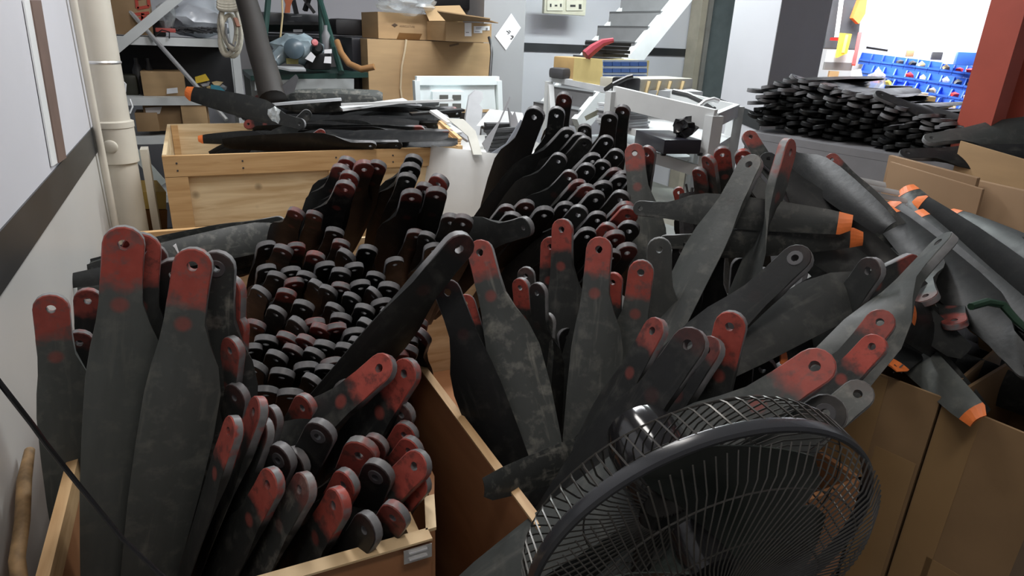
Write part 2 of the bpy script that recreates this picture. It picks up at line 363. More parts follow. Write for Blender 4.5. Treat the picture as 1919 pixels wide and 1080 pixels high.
# ------------------------------------------------------------------ propeller blades
ST = [(.055, -.026, .026, .0165, 0), (.085, -.026, .028, .0160, .05), (.12, -.029, .040, .0125, .3), (.155, -.034, .056, .0095, .6), (.20, -.038, .066, .0075, .85), (.28, -.039, .067, .0058, 1),
      (.38, -.038, .061, .0048, .94), (.48, -.034, .053, .0042, .88), (.56, -.030, .045, .0036, .84), (.60, -.027, .038, .0032, .82), (.628, -.012, .033, .0026, .82)]
TS = (0, .12, .3, .5, .7, .88, 1); PR = (.16, .62, .92, 1, .9, .62, .22); NT = 7
def blade_mesh(name, twist, mirror):
    vs, fs = [], []; T = .0165 / 2; sg = -1 if mirror else 1; tw = math.radians(twist) * sg
    out = [(x, .055) for x in (.026, .0198, .0104, 0, -.0104, -.0198, -.026)] + [(-.026, .03), (-.026, .0)]
    out += [(.026 * math.cos(math.pi + math.pi * k / 8), .026 * math.sin(math.pi + math.pi * k / 8)) for k in range(1, 8)] + [(.026, .0), (.026, .03)]
    n = len(out); hole = [(.0075 * x / math.hypot(x, y), .0075 * y / math.hypot(x, y)) for x, y in out]
    def grow(p, i, g): 
        if i < NT: return p
        l = math.hypot(p[0], min(p[1], 0)); return (p[0] * (1 + g / l), p[1] + (min(p[1], 0) / l) * g)
    lay = [[(*p, T) for p in hole], [(*grow(p, i, -.0018), T) for i, p in enumerate(out)], [(*p, T - .002) for p in out], [(*p, -T + .002) for p in out], [(*grow(p, i, -.0018), -T) for i, p in enumerate(out)], [(*p, -T) for p in hole]]
    for l in lay: vs += l
    for a in range(6):
        b = (a + 1) % 6
        for i in range(n):
            if a in (1, 2, 3) and i < NT - 1: continue
            fs.append((a * n + i, a * n + (i + 1) % n, b * n + (i + 1) % n, b * n + i))
    # body rings: 5 top (x + to -) and 5 bottom
    prev = [n + i for i in range(NT)] + [4 * n + i for i in range(NT - 1, -1, -1)]
    for k, (y, xl, xr, th, tf) in enumerate(ST[1:]):
        top, bot = [], []; c, s_ = math.cos(tw * tf), math.sin(tw * tf)
        for t in TS:
            x = sg * (xr + (xl - xr) * t) if not mirror else -(xr + (xl - xr) * (1 - t))
            ti = TS.index(t); pr = PR[ti] if not mirror else PR[NT - 1 - ti]
            e = 1 + (pr - 1) * min(1, tf * 1.6); cam_ = .007 * tf * math.sin(math.pi * t) if th < .012 else 0
            for lst, z in ((top, th / 2 * e + cam_), (bot, -th / 2 * e + cam_)):
                lst.append((x * c + z * s_, y, -x * s_ + z * c))
        base = len(vs); vs += top + bot[::-1]; cur = list(range(base, base + 2 * NT))
        for i in range(2 * NT): fs.append((prev[i], prev[(i + 1) % (2 * NT)], cur[(i + 1) % (2 * NT)], cur[i]))
        prev = cur
    fs.append(tuple(prev))
    me = bpy.data.meshes.new(name); me.from_pydata(vs, [], fs)
    bm = bmesh.new(); bm.from_mesh(me); bmesh.ops.remove_doubles(bm, verts=bm.verts, dist=1e-6); bmesh.ops.recalc_face_normals(bm, faces=bm.faces); bm.to_mesh(me); bm.free()
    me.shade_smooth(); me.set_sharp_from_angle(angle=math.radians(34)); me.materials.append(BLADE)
    # painted tip shell from the last three stations
    tv, tf_ = [], []; m = len(vs); q2 = 2 * NT; rings = [vs[m - 3 * q2 + q2 * q: m - 2 * q2 + q2 * q] for q in range(3)]
    def infl(r, g):
        cx = sum(p[0] for p in r) / len(r); cz = sum(p[2] for p in r) / len(r); up_ = V((math.sin(tw * .83), 0, math.cos(tw * .83)))
        return [tuple(V(p) + up_ * (g if i < NT else -g) + (V(p) - V((cx, p[1], cz))) * .012) for i, p in enumerate(r)]
    r0 = [tuple(V(a) * .75 + V(b) * .25) for a, b in zip(rings[1], rings[0])]
    seq = [infl(r0, .0007), infl(rings[1], .0007), infl(rings[2], .0007)]
    for r in seq: tv += r
    for q in range(2):
        for i in range(q2): tf_.append((q * q2 + i, q * q2 + (i + 1) % q2, q * q2 + q2 + (i + 1) % q2, q * q2 + q2 + i))
    tf_.append(tuple(range(2 * q2, 3 * q2))); tf_.append(tuple(range(q2 - 1, -1, -1)))
    tm = bpy.data.meshes.new(name + '_tip'); tm.from_pydata(tv, [], tf_); bm = bmesh.new(); bm.from_mesh(tm); bmesh.ops.recalc_face_normals(bm, faces=bm.faces); bm.to_mesh(tm); bm.free(); tm.materials.append(ORANGE)
    return me, tm
KIND = {'A': blade_mesh('propeller_blade_a', 16, False), 'B': blade_mesh('propeller_blade_b', 16, True), 'F': blade_mesh('propeller_blade_f', 4, False), 'G': blade_mesh('propeller_blade_g', 4, True),
        'S': blade_mesh('propeller_blade_s', 52, False), 'T': blade_mesh('propeller_blade_t', 52, True)}
_b = MB(); _b.lathe([(.0062, -.0095), (.0125, -.0095), (.0135, -.0085), (.0135, .0085), (.0125, .0095), (.0062, .0095), (.0062, -.0095)], n=16)
BUSH = bpy.data.meshes.new('bushing'); BUSH.from_pydata(_b.v, [], _b.f); BUSH.materials.append(DGREY); BUSH.shade_smooth(); BUSH.set_sharp_from_angle(angle=.6)
NB = [0]
def blade(hx, hy, d, tx, ty, lean, roll, red=0, dust=.15, base=.3, kind='A', s=1., label=None, group=None, tip=False, bush=False):
    if isinstance(lean, str):   # d is the depth of the shown end; the other end lies nearer or farther by the blade's own length
        a, rr = (P(tx, ty, d), ray(hx, hy) / F) if tip is True else (P(hx, hy, d), ray(tx, ty) / F)
        q = CAM - a; A_, B_, C_ = rr.dot(rr), 2 * rr.dot(q), q.dot(q) - (.622 * s) ** 2; D_ = math.sqrt(max(0, B_ * B_ - 4 * A_ * C_))
        e = CAM + rr * ((-B_ + (D_ if lean == 'far' else -D_)) / (2 * A_))
        h, y = (e, (a - e).normalized()) if tip is True else (a, (e - a).normalized()); lean = 0
    else: h = P(hx, hy, d); y = (P(tx, ty, d + lean) - h).normalized()
    z = (CAM - h); z = (z - y * z.dot(y)).normalized(); z = Matrix.Rotation(math.radians(roll), 3, y) @ z
    if tip is True and lean: h = P(tx, ty, d + lean) - y * (.622 * s)
    return blade_at(h, y, z, red, dust, base, kind, s, label, group, tip, bush)
def blade_at(h, y, z, red=0, dust=.15, base=.2, kind='A', s=1., label=None, group=None, tip=False, bush=False):
    y = y.normalized(); z = (z - y * z.dot(y)).normalized(); x = y.cross(z)
    o = bpy.data.objects.new('propeller_blade', KIND[kind][0]); COL.objects.link(o)
    R = Matrix((x, y, z)).transposed().to_4x4() @ Matrix.Scale(s, 4); R.translation = h; o.matrix_world = R
    o.color = (red, dust * min(1, .3 + base), base ** 1.35, 1); NB[0] += 1
    tag(o, label, 'propeller blade', group)
    if tip: c = bpy.data.objects.new('painted_tip', KIND[kind][1]); COL.objects.link(c); c.parent = o; c['label'] = 'orange painted tip'
    if bush: c = bpy.data.objects.new('bushing', BUSH); COL.objects.link(c); c.parent = o
    return o
# --- blades named one by one: head pixel, depth, tail pixel, tail depth offset, roll, red, dust, base, kind, scale, label
FG = [
 # by the white wall
 (97,577,1.10,150,1080,.16,8,.9,.3,.85,'B',1,"greenish-grey blade against the white wall, red painted head",0,0),
 (166,562,1.22,190,1000,.2,10,.6,.1,.2,'B',.9,"small dark red blade head behind the greenish-grey blade at the wall",0,0),
 (233,457,.98,193,1100,.14,4,1,.2,.88,'B',1.08,"tallest blade by the wall, red head with a black hole, first of its stack",0,0),
 (266,468,1.01,228,1100,.15,4,.9,.1,.3,'B',1.05,"red-headed blade directly behind the tallest blade by the wall",0,0),
 (282,485,1.05,262,1100,.15,6,.2,.1,.2,'B',1.02,"blackish blade at the back of the tallest stack by the wall",0,0),
 (363,497,1.0,268,1090,.12,8,.95,.3,.78,'B',1.08,"broad grey blade with bright red head, front one beside the mossy blade",0,0),
 (408,501,1.05,392,1000,.16,14,.05,.95,.4,'B',1.08,"mossy dust-covered blade with an unpainted head behind the broad grey blade",0,1),
 (326,512,1.06,312,1000,.2,0,.05,.1,.12,'A',1,"unpainted black blade head peeping out behind the broad grey blade",0,0),
 (438,543,1.1,425,960,.2,48,1,.1,.3,'A',.95,"red blade head turned sideways next to the mossy blade",0,0),
 (447,610,1.12,425,960,.2,48,.9,.2,.3,'A',.85,"pinkish-red blade head below the sideways head next to the mossy blade",0,0),
 (438,655,1.08,400,980,.2,50,.7,.4,.4,'A',.9,"dusty blade with small red mark at the edge of the mossy blade",0,0),
 (446,742,1.1,395,1010,.2,42,.1,.3,.2,'A',.95,"black blade with cobwebbed hole and pale rim under the mossy blade",0,0),
 (150,640,1.2,180,1000,.2,10,.3,.3,.2,'B',.9,"dusky blade wedged between the wall blade and the tallest blade",0,0),
 # front of the long crate
 (716,692,1.16,470,905,.06,30,1,.35,.25,'A',1.1,"slanting dark blade with bright red head, upper of a pair over the crate",0,0),
 (763,700,1.18,600,960,.12,30,1,.3,.2,'A',1.1,"slanting blade with bright red head, lower of the pair over the crate",0,0),
 (602,812,1.06,500,1010,.2,12,.05,.2,.15,'A',1.045,"unpainted black blade with a raised ring round its hole",0,1),
 (573,762,1.2,480,950,.2,30,.75,.5,.3,'A',0.99,"dusty red blade head showing above the slanting pair's body",0,0),
 (437,808,1.0,338,1110,.1,62,1,.2,.3,'A',0.935,"narrow blade seen edge-on with a bright red rim, at the crate front",0,0),
 (484,772,1.03,378,1050,.12,62,.75,.5,.4,'A',0.968,"narrow blade seen edge-on with a salmon rim behind the bright red rim",0,0),
 (496,810,1.06,400,1060,.12,55,.2,.4,.35,'A',0.902,"short grey blade edge beside the salmon-rimmed one",0,0),
 (512,785,1.12,440,1010,.15,50,.15,.3,.2,'A',0.935,"dim grey blade head behind the edge-on pair in the long crate",0,0),
 (510,906,1.0,402,1110,.12,40,.95,.4,.3,'A',0.99,"blade with red face and pale rim, in front of two black discs",0,0),
 (530,858,1.06,440,1060,.2,30,.05,.2,.15,'A',1.045,"front one of two black disc heads in the crate",0,1),
 (556,866,1.09,470,1060,.2,30,.05,.2,.2,'A',1.045,"rear one of two black disc heads in the crate",0,0),
 (570,916,1.0,470,1090,.10,42,.3,.95,.45,'A',1.012,"whitish worn blade with scraped head and frayed edge",0,0),
 (634,945,1.0,540,1110,.14,38,.95,.45,.35,'A',1.056,"scuffed blade with red face and silvery rim beside the whitish worn one",0,0),
 (678,848,1.12,600,1040,.18,10,.75,.5,.4,'A',1.21,"dull orange-red blade head, largest in the corner of the crate",0,0),
 (650,905,1.06,560,1080,.18,25,.95,.1,.25,'A',0.99,"small deep red blade head between the whitish and the dull orange-red ones",0,0),
 (710,888,1.08,630,1080,.2,15,.05,.2,.15,'A',1.1,"unpainted black disc head next to the dull orange-red blade",0,1),
 (762,812,1.18,640,1010,.2,12,.95,.1,.25,'A',0.935,"topmost of the red blade heads stacked at the crate's corner",0,0),
 (771,842,1.15,640,1020,.2,12,1,.1,.25,'A',0.968,"second of the red blade heads stacked at the crate's corner",0,0),
 (782,873,1.08,610,1040,.1,18,1,.2,.25,'B',1.045,"red-headed blade with dark body at the corner, front of the red stack",0,0),
 (787,905,1.1,650,1070,.16,15,1,.1,.25,'B',0.88,"lowest red blade head at the crate's corner, light spot in its hole",0,0),
 (757,775,1.2,650,980,.2,20,.15,.4,.25,'A',0.935,"dark grey blade head above the red corner stack",0,0),
 (728,772,1.22,610,960,.2,30,.95,.1,.2,'A',0.88,"red blade head tucked under the lower slanting blade",0,0),
 (742,965,1.02,650,1110,.2,10,.55,.3,.15,'A',0.99,"black blade head with reddish top by the front rail",0,0),
 (705,835,1.14,610,1010,.2,10,.3,.3,.15,'A',0.935,"dusky blade head between the slanting pair and the black disc",0,0),
 (690,990,1.0,590,1150,.15,25,.05,.15,.1,'A',1.045,"black blade low in the crate touching the front rail",0,0),
 # out of the middle of crate B
 (858,463,1.22,650,705,.06,-34,.12,.2,.22,'B',1.2,"big black blade with a light spot in its hole, leaning over the heap",0,0),
 (902,474,1.4,1012,905,-.05,18,.85,.75,.68,'B',1.1,"grey blade with scraped shoulder and red head in the fan-side crate",0,0),
 (840,548,1.34,965,880,.02,8,.1,.2,.1,'A',1.05,"black wide blade beside the crate's pale edge, unpainted head",0,0),
 (873,570,1.42,960,870,.0,10,1,.2,.25,'A',.85,"thin dark blade with a small red head behind the scraped-shoulder blade",0,0),
 (1055,430,1.62,1046,860,.1,22,.95,.25,.42,'B',1.05,"upright dark blade with small coral-red head, tallest of the upright row",0,0),
 (1033,462,1.66,1020,820,.12,12,.9,.3,.35,'B',1.0,"red blade head half hidden behind the tallest upright one",0,0),
 (1124,468,1.36,1084,890,.02,12,.9,.35,.66,'B',1.05,"upright grey blade with salmon head and a glue streak low on its body",0,0),
 (1150,528,1.4,1130,800,.1,15,1,.3,.4,'B',.8,"narrow orange-red blade edge behind the salmon-headed blade",0,0),
 (1202,510,1.36,1160,820,.08,5,.95,.3,.72,'A',1.02,"pale grey blade with pinkish-red head and a red dot under it",0,0),
 (1236,467,1.46,1240,780,.1,2,.0,.2,.72,'G',1.05,"plain bluish-grey blade with big hole, no paint on it",0,0),
 (978,538,1.46,1000,780,.1,35,1,.2,.35,'T',.85,"twisted blade with a deep red head beside a black-headed one",0,0),
 (987,516,1.52,1010,780,.1,20,.1,.5,.5,'B',.8,"grey blade head behind the deep red twisted one",0,0),
 (1010,548,1.44,1012,790,.1,38,.05,.3,.25,'T',.88,"twisted blade with black head beside the deep red one",0,0),
 (1028,602,1.46,1014,800,.1,40,.05,.6,.6,'A',.75,"small grey blade edge under the black twisted one",0,0),
 (1190,288,1.86,1218,640,.0,0,.75,.4,.78,'B',1.1,"tall shiny grey blade with red head and tan tape band",0,0),
 (1228,622,1.16,1105,850,.06,42,.6,.25,.2,'A',1.0,"dark blade with reddish rim in front of the pale grey blade",0,0),
 (1293,648,1.05,1090,935,.06,24,.1,.2,.14,'A',1.16,"large black blade running down behind the fan, unpainted head",0,0),
 (1330,660,1.1,1200,860,.04,40,.3,.2,.12,'A',1.05,"black blade with a pinkish rim under the large black one",0,0),
 (1370,611,1.1,1318,830,.06,12,.95,.3,.3,'S',1.02,"blade with red head tapering to a point of paint, above the wide dot-marked blade",0,0),
 (1528,690,.97,1330,822,.03,16,.8,.2,.62,'A',1.14,"wide dark grey blade with red head and red dot, just over the fan guard",0,0),
 (1637,651,1.06,1515,780,.05,20,1,.2,.4,'F',.82,"slim red-painted blade between the fan and the cardboard box",0,0),
 (1607,741,1.05,1500,830,.0,8,.05,.5,.7,'A',.95,"grey-green blade end with frayed edge resting on the box",0,0),
 (1548,776,.98,1440,850,.03,6,.02,.15,.45,'A',1.15,"dark grey round blade end touching the rim of the fan guard",0,1),
 (1650,606,1.12,1500,800,.02,12,.65,.2,.4,'F',.92,"dull red-grey blade head above the slim red-painted one",0,0),
 (1702,500,1.33,1385,662,-.1,-30,.5,.2,.35,'S',1.05,"thick shiny curved blade sweeping across, hint of red near its root",0,0),
 (1765,460,1.22,1545,700,-.02,70,.0,.3,.62,'T',1.1,"slender grey blade standing out with slotted edge-on head, by the flaps",0,0),
 (1474,286,1.5,1372,640,-.02,-66,.75,.25,.66,'T',1.25,"tall grey twisted blade with slot-like hole, tallest right of the tape-banded one",0,0),
 (1406,312,1.52,1262,600,-.05,30,.02,.25,.6,'A',1.12,"long grey blade leaning beside the tall twisted blade, no paint",0,0),
 (1493,488,1.2,1330,640,.04,28,.02,.2,.16,'A',1.12,"thick black blade head with a raised ring, above the tapering red one",0,1),
 (1632,508,1.25,1540,640,.1,30,.05,.15,.3,'A',1.05,"black rounded blade head in front of the long flat blades",0,0),
 # behind, towards the white cart
 (1354,288,1.75,1372,440,.2,0,.95,.15,.4,'B',.85,"red blade head standing behind the leaning grey blade",0,0),
 (1392,292,1.75,1420,440,.2,0,1,.1,.3,'A',.8,"dark red blade head beside the red standing one",0,0),
 (1330,304,1.76,1350,440,.2,50,.7,.4,.5,'A',.9,"pinkish edge-on blade by the white cart",0,0),
 (1312,325,1.8,1330,440,.2,30,.7,.4,.35,'A',.8,"reddish grey blade behind the pinkish edge-on one",0,0),
 (1272,360,1.84,1300,470,.1,0,.95,.1,.25,'A',.6,"small red blade tip end above the crosswise blade",0,0),
 (1406,259,1.8,1500,420,-.08,-30,.6,.3,.5,'T',.85,"pinkish-headed blade lying on the heap towards the black pile",0,0),
 (1240,394,1.62,1592,424,-.16,0,.0,.35,.5,'G',.76,"crosswise grey blade with a bright orange tip",1,0),
 (1300,452,1.6,1614,442,-.12,14,.0,.5,.5,'F',.7,"crosswise blade under the other, orange tip scraped",1,0),
 (1440,300,1.75,1690,515,-.2,-30,.0,.1,.15,'A',.85,"broad glossy black blade lying aslant, largest on the slope",0,0),
 (1470,285,1.88,1660,430,'near',10,.0,.1,0.11,'B',.8,"glossy blade above the broad aslant one",0,0),
 (1400,330,1.75,1560,500,-.1,-20,.0,.2,.3,'A',.85,"dark blade under the broad aslant one",0,0),
 (1440,400,1.6,1660,560,-.08,0,.0,.2,.3,'B',.85,"matt black flat blade below the orange-tipped crosswise pair",0,0),
 (1560,300,1.9,1690,440,-.1,0,.6,.6,.4,'F',.75,"dusty pink-headed blade lying towards the folded cardboard",0,0),
 (1538,306,1.95,1660,450,-.12,0,.6,.5,.35,'F',.78,"pinkish blade beside the dusty pink-headed one",0,0),
 # heap on the cardboard box, tips or heads outwards
 (1930,690,1.88,1650,400,'near',0,.0,.1,0.17,'A',1.05,"flat black blade with orange tip lying down the slope, first of the fan of tips",1,0),
 (1960,650,1.92,1665,385,'near',8,.0,.1,0.11,'B',1.05,"flat black blade with orange tip lying down the slope, second of the fan of tips",1,0),
 (2000,660,1.86,1712,405,'near',4,.0,.1,0.22,'A',1.02,"dark purplish-grey blade with a bright red-orange tip",1,0),
 (2040,620,1.9,1718,378,'near',-6,.0,.1,0.11,'B',1.1,"black blade with pale orange tip touching the folded cardboard",1,0),
 (1850,560,1.97,1695,355,'near',0,.0,.5,.45,'A',.85,"grey blade with coral tip poking up by the folded cardboard",1,0),
 (2080,590,1.92,1770,408,'near',0,.0,.1,0.14,'A',1.05,"black blade with little orange patch under the folded cardboard",1,0),
 (2100,570,1.9,1810,425,'near',0,.0,.1,0.11,'B',1.05,"black blade close under the folded cardboard, tan tip",1,0),
 (1790,606,1.47,1760,480,.45,0,.7,.2,.3,'A',1.0,"blade hanging head down with reddish hole, beside the green cable",0,0),
 (1738,560,1.48,1690,440,.4,-6,.3,.3,.5,'A',1.0,"purplish blade hanging head down over the orange tips",0,0),
 (1630,570,1.33,1838,782,'far',0,.0,.25,1.0,'F',.82,"pale grey blade with coral tip hanging over the box front",1,0),
 (1800,560,1.9,1672,690,-.44,0,.0,.1,.2,'A',1.0,"dark blade ending in an orange tip at the box edge",1,0),
 (1660,500,1.85,1455,588,-.5,-25,.0,.1,.15,'A',.72,"black blade under the curved one with an orange tip",1,0),
 (1660,600,1.75,1462,672,-.5,-25,.0,.1,.12,'A',.72,"black blade under the curved one with a pale orange tip",1,0),
 (1860,660,1.85,1705,588,-.45,20,.0,.1,.15,'A',.8,"black blade with orange tip below the purplish hanging one",1,0),
 (1880,680,1.85,1690,606,-.47,25,.0,.1,.15,'B',.8,"black blade with orange tip, lower one below the purplish hanging one",1,0),
 (1730,650,1.6,1985,765,.05,-5,.0,.3,.4,'A',.92,"broad dark curved blade drooping along the box rim",0,0),
 (1700,520,1.72,1960,640,'far',0,.0,.15,.35,'B',.95,"black blade lying crosswise under the green cable",0,0),
 (2000,540,1.5,1880,460,.3,0,.0,.1,.12,'A',1,"black blade at the heap's end with a red-orange tip",1,0),
 (1560,500,1.6,1700,640,-.05,0,.0,.3,.4,'B',.75,"flat grey blade between the rounded head and the curved blade",0,0),
 (1480,560,1.45,1560,700,.25,10,.0,.2,.15,'A',1.0,"black blade in the hollow under the curved one",0,0),
 (1780,640,1.66,1960,760,'far',0,.0,.1,.1,'A',.95,"black blade lying deep in the second cardboard box",0,0),
 (1640,650,1.66,1860,760,'far',0,.0,.1,.1,'B',.85,"black blade just inside the rims of both cardboard boxes",0,0),
 # blade lying behind the fan
 (1180,835,1.42,945,910,-.28,-20,.0,.7,.35,'F',.7,"scuffed dark blade lying flat at the foot of the upright row",0,0),
 # orange tip by the wall
 (330,500,1.9,142,528,.0,20,.0,.1,.12,'A',.62,"small black blade with orange tip pointing to the white wall",1,0),
 # pine crate contents that stand out
 (575,236,2.95,350,176,.15,0,.0,.15,.22,'F',1.02,"dark blade with orange tip sloping out of the pine crate",1,0),
 (486,187,3.5,760,190,.05,0,.6,.75,.5,'F',1.0,"dusty blade with pinkish head lying on the pine crate's heap",0,0),
 (500,180,3.55,690,178,.05,-25,.1,.95,.9,'F',1.0,"pale grey blade lying on top of the pine crate's heap",0,0),
 (575,215,3.1,500,290,.0,-10,.0,.35,.35,'A',.95,"greenish blade leaning with its head up in the pine crate",0,0),
 (602,250,3.0,540,290,.0,-10,.8,.2,.15,'A',.8,"small red-headed blade low in the pine crate",0,0),
 (520,260,3.1,408,262,.0,0,.0,.1,.1,'F',.6,"black blade with small orange tip inside the pine crate",1,0),
 # upper heap
 (1003,217,2.08,925,420,.42,4,.0,.1,.10,'A',1.25,"big black blade standing tallest on the heap before the white sack",0,0),
 (1058,186,2.3,1040,320,.3,5,.25,.1,.12,'A',1.1,"black blade with pale hole and dark red top, topmost by the cart",0,0),
 (1044,214,2.15,1020,380,.3,4,.0,.9,.2,'A',1.05,"mottled dusty blade head next to the tallest black one",0,0),
 (1096,243,2.2,1100,380,.3,5,.0,.15,.25,'A',.9,"round black blade head with a white spot in its hole",0,1),
 (1168,208,2.25,1150,330,.3,10,.1,.2,.12,'A',1.0,"brownish-black blade head before the battery cart",0,0),
 (1143,222,2.15,1125,360,.35,4,.0,.1,.12,'A',1.05,"black blade head with grey rim just below the brownish one",0,0),
 (1215,288,1.95,1195,420,.2,25,.5,.3,.2,'A',1.0,"edge-on blade with pinkish rim behind the tape-banded one",0,0),
 (985,425,1.62,860,462,.25,-5,.0,.25,.35,'F',1.02,"blue-black blade lying level with its hole showing, before the sack",0,0),
]
for r in FG:
    hx, hy, d, tx, ty, lean, roll, red, dust, base, kind, s, label, tip, bush = r
    o = blade(hx, hy, d, tx, ty, lean, roll, red, dust, base, kind, s, label, None, bool(tip), bool(bush))
    if 'box edge' in label: XB = o
def heap(pts, depth, tail, lean, label, group, zones, redp=.35, s=1., jr=18, base=(.08, .3), bias=0):
    for i, q in enumerate(pts):
        x, y = q[0], q[1]; red = q[2] if len(q) > 2 else (rnd.uniform(.5, 1) if rnd.random() < redp else 0)
        tl = q[3] if len(q) > 3 else tail
        d = depth(x, y)
        zn = next(z for f_, z in zones if f_(x, y)); cl = 'red-marked' if red > .25 else 'plain black'; red *= .75
        blade(x, y, d, x + tl[0] + rnd.uniform(-25, 25), y + tl[1], lean * rnd.uniform(.8, 1.2), bias + rnd.uniform(-jr, jr), red, rnd.uniform(.05, .35), rnd.uniform(*base), rnd.choice('AB'), s * rnd.uniform(.92, 1.05), f"{cl} {label}, {zn}", f"{cl} {group}, {zn}")
# middle heap in the long crate
MID_TOP = [(652,306,.7),(640,322,.5),(656,334,.8),(648,352,.6),(683,314,.6),(708,312,.5),(776,302,0),(770,318,0),(764,336,0),(824,342,.9),(818,364,.3),(798,356,.2),(772,368,.4),(846,414,.1),(868,416,.1)]
heap(MID_TOP, lambda x, y: 1.62 + (430 - y) * .0021, (-70, 190), .58, "blade rising from the top of the middle heap", "blades on top of the middle heap", [(lambda x, y: x < 690 and y < 330, 'highest cluster before the pine crate'), (lambda x, y: x < 690, 'just under the highest cluster'), (lambda x, y: x < 800, 'behind the big leaning blade'), (lambda x, y: True, 'by the pine crate corner')], 0, 1.08)
MID = [(556,400,.5),(590,404,.4),(500,462,0),(532,470,.3),(556,464,.9),(628,436,0),(640,458,.5),(592,482,.7),(546,510,0),(552,530,.5),(596,538,0),(616,546,0),(640,540,.3),(664,502,0),(640,512,0),(676,536,0),(702,552,0),(716,570,0),(780,440,.3),(802,446,0),(812,466,0),(740,492,0),
 (628,580,0),(684,582,0),(640,598,0),(490,550,0),(538,552,.8),(520,586,0),(590,606,.7),(602,618,.6),(630,616,.7),(690,612,0),(666,626,0),(674,646,0),(576,642,.5),(550,658,.2),(540,636,.8),(622,682,.2),(612,694,0),(530,702,0),(588,716,0),(782,606,.8),(790,630,.3),(764,642,0),(762,658,.3),(746,668,.8),(660,560,0),(570,575,0),(575,690,0),(500,640,0),(480,610,.4),(545,740,0),(645,720,0),(500,735,0),(480,690,0),
 (610,500,0),(575,520,0),(705,520,0),(730,540,0),(650,480,0),(520,520,0),(500,505,0),(690,470,0),(730,590,0),(720,630,0),(700,660,0),(560,610,0),(610,650,0),(650,655,0),(520,670,0),(470,655,0),(590,665,0)]
heap(MID, lambda x, y: 1.22 + (760 - y) * .00165, (-40, 150), .66, "blade end in the middle heap", "blade ends in the middle heap", [(lambda x, y: x < 575 and y < 520, 'on its shoulder above the mossy blade'), (lambda x, y: x < 560 and y < 640, 'beside the mossy blade'), (lambda x, y: y > 675, 'deep above the slanting red pair'), (lambda x, y: x > 715 and y > 560, 'under the big leaning blade'), (lambda x, y: y < 505, 'along its upper slope'), (lambda x, y: x > 650, 'in the dense rows by the leaning blade'), (lambda x, y: True, 'in the dense rows at its centre')], 0, .95, 25)
UP = [(1062,252,0),(1086,262,0),(1096,268,0),(1136,266,0),(1155,292,0),(1130,312,0),(1152,326,.3),(1160,342,0),(1132,352,0),(1168,334,.1),(1068,332,.2),(1084,348,.5),(1100,358,.6),(1116,372,0),(1128,352,0),(1164,372,0),(1172,392,.8),(1178,402,1),(1140,434,.9),(1152,446,.4),(986,386,.3),(950,396,.2),(962,412,0),(1110,300,0),(1100,320,0),(1048,300,0),(1060,390,0),(1085,400,0),(1120,410,0),(1180,430,0),(1020,400,0),(1175,470,.4),(1145,480,.1),(1100,440,0),(1190,350,0)]
heap(UP, lambda x, y: 1.66 + (460 - y) * .0022, (-150, 175), .42, "blade of the upper heap", "blades of the upper heap", [(lambda x, y: y > 425, 'low behind the upright row'), (lambda x, y: x < 1030, 'lying towards the white sack'), (lambda x, y: y < 275, 'near its top below the cart'), (lambda x, y: x > 1120, 'against the tape-banded blade'), (lambda x, y: True, 'on its middle slope')], 0, 1.02, 15, bias=-24)
# flat blades at the back of the long crate
for k in range(16):
    x0 = rnd.uniform(330, 440); y0 = rnd.uniform(440, 500)
    blade(x0 + 170, y0 - 22, 2.25 + k * .01, x0 - 20, y0 + 14, -.1 + rnd.uniform(-.1, .1), rnd.uniform(-25, 15), 0, .5, rnd.uniform(.1, .5), rnd.choice('AB'), 1, "dark grey blade lying flat at the back of the long crate, under the pine crate", "flat blades at the back of the long crate")
# blades lying level in the pine crate
for k in range(44):
    yy = 196 + (k % 15) * 5.4; x0 = rnd.uniform(560, 640) + (k // 15) * 50 + (yy - 196) * .25
    sx = rnd.choice((-1, 1)); d = 3.95 - (yy - 196) * .012 - rnd.uniform(0, .15)
    blade(x0 + (115 if sx < 0 else -115), yy, d, x0 - sx * -115, yy + rnd.uniform(-5, 5), rnd.uniform(-.1, .1), rnd.uniform(-60, -20) * 1, rnd.choice((0, 0, 0, .5)), rnd.uniform(.05, .25), rnd.uniform(.05, .2), rnd.choice('ABFG'), 1, "black blade lying level in the pile that fills the pine crate", "level blades in the pine crate")
for x0, y0 in ((1345, 640), (1390, 660), (1430, 690), (1400, 620), (1470, 700), (1350, 700), (1340, 470), (1300, 520), (1390, 500), (1280, 470), (1430, 520), (1240, 560)):
    blade(x0, y0, 1.3 if y0 > 610 else 1.62, x0 - 20, y0 + 260, .15, rnd.uniform(-30, 30), 0, .1, .08, rnd.choice('AB'), 1, "black blade deep in the fan-side crate among the tall twisted and leaning ones", "blades deep among the twisted and leaning ones")
for k in range(7):
    blade(560 + k * 14, 232 + k * 3, 3.4 - k * .02, 440 + k * 16, 276 + k * 2, -.05, -20, 0, .1, .06, 'F', .75, "black blade slanting down inside the pine crate near its empty corner", "slanting blades inside the pine crate")
# filler under the visible blades of the fan-side crate
for k in range(12):
    x0 = rnd.uniform(800, 1560); y0 = rnd.uniform(600, 800)
    d = 1.48 + rnd.uniform(0, .2) if x0 < 1250 else 1.35 + rnd.uniform(0, .15)
    blade(x0, y0, d, x0 + rnd.uniform(-60, 60), y0 + 260, .15, rnd.uniform(-30, 30), 0, .1, .1, rnd.choice('AB'), 1, "black blade deep in the fan-side crate behind the upright ones", "blades deep in the fan-side crate")
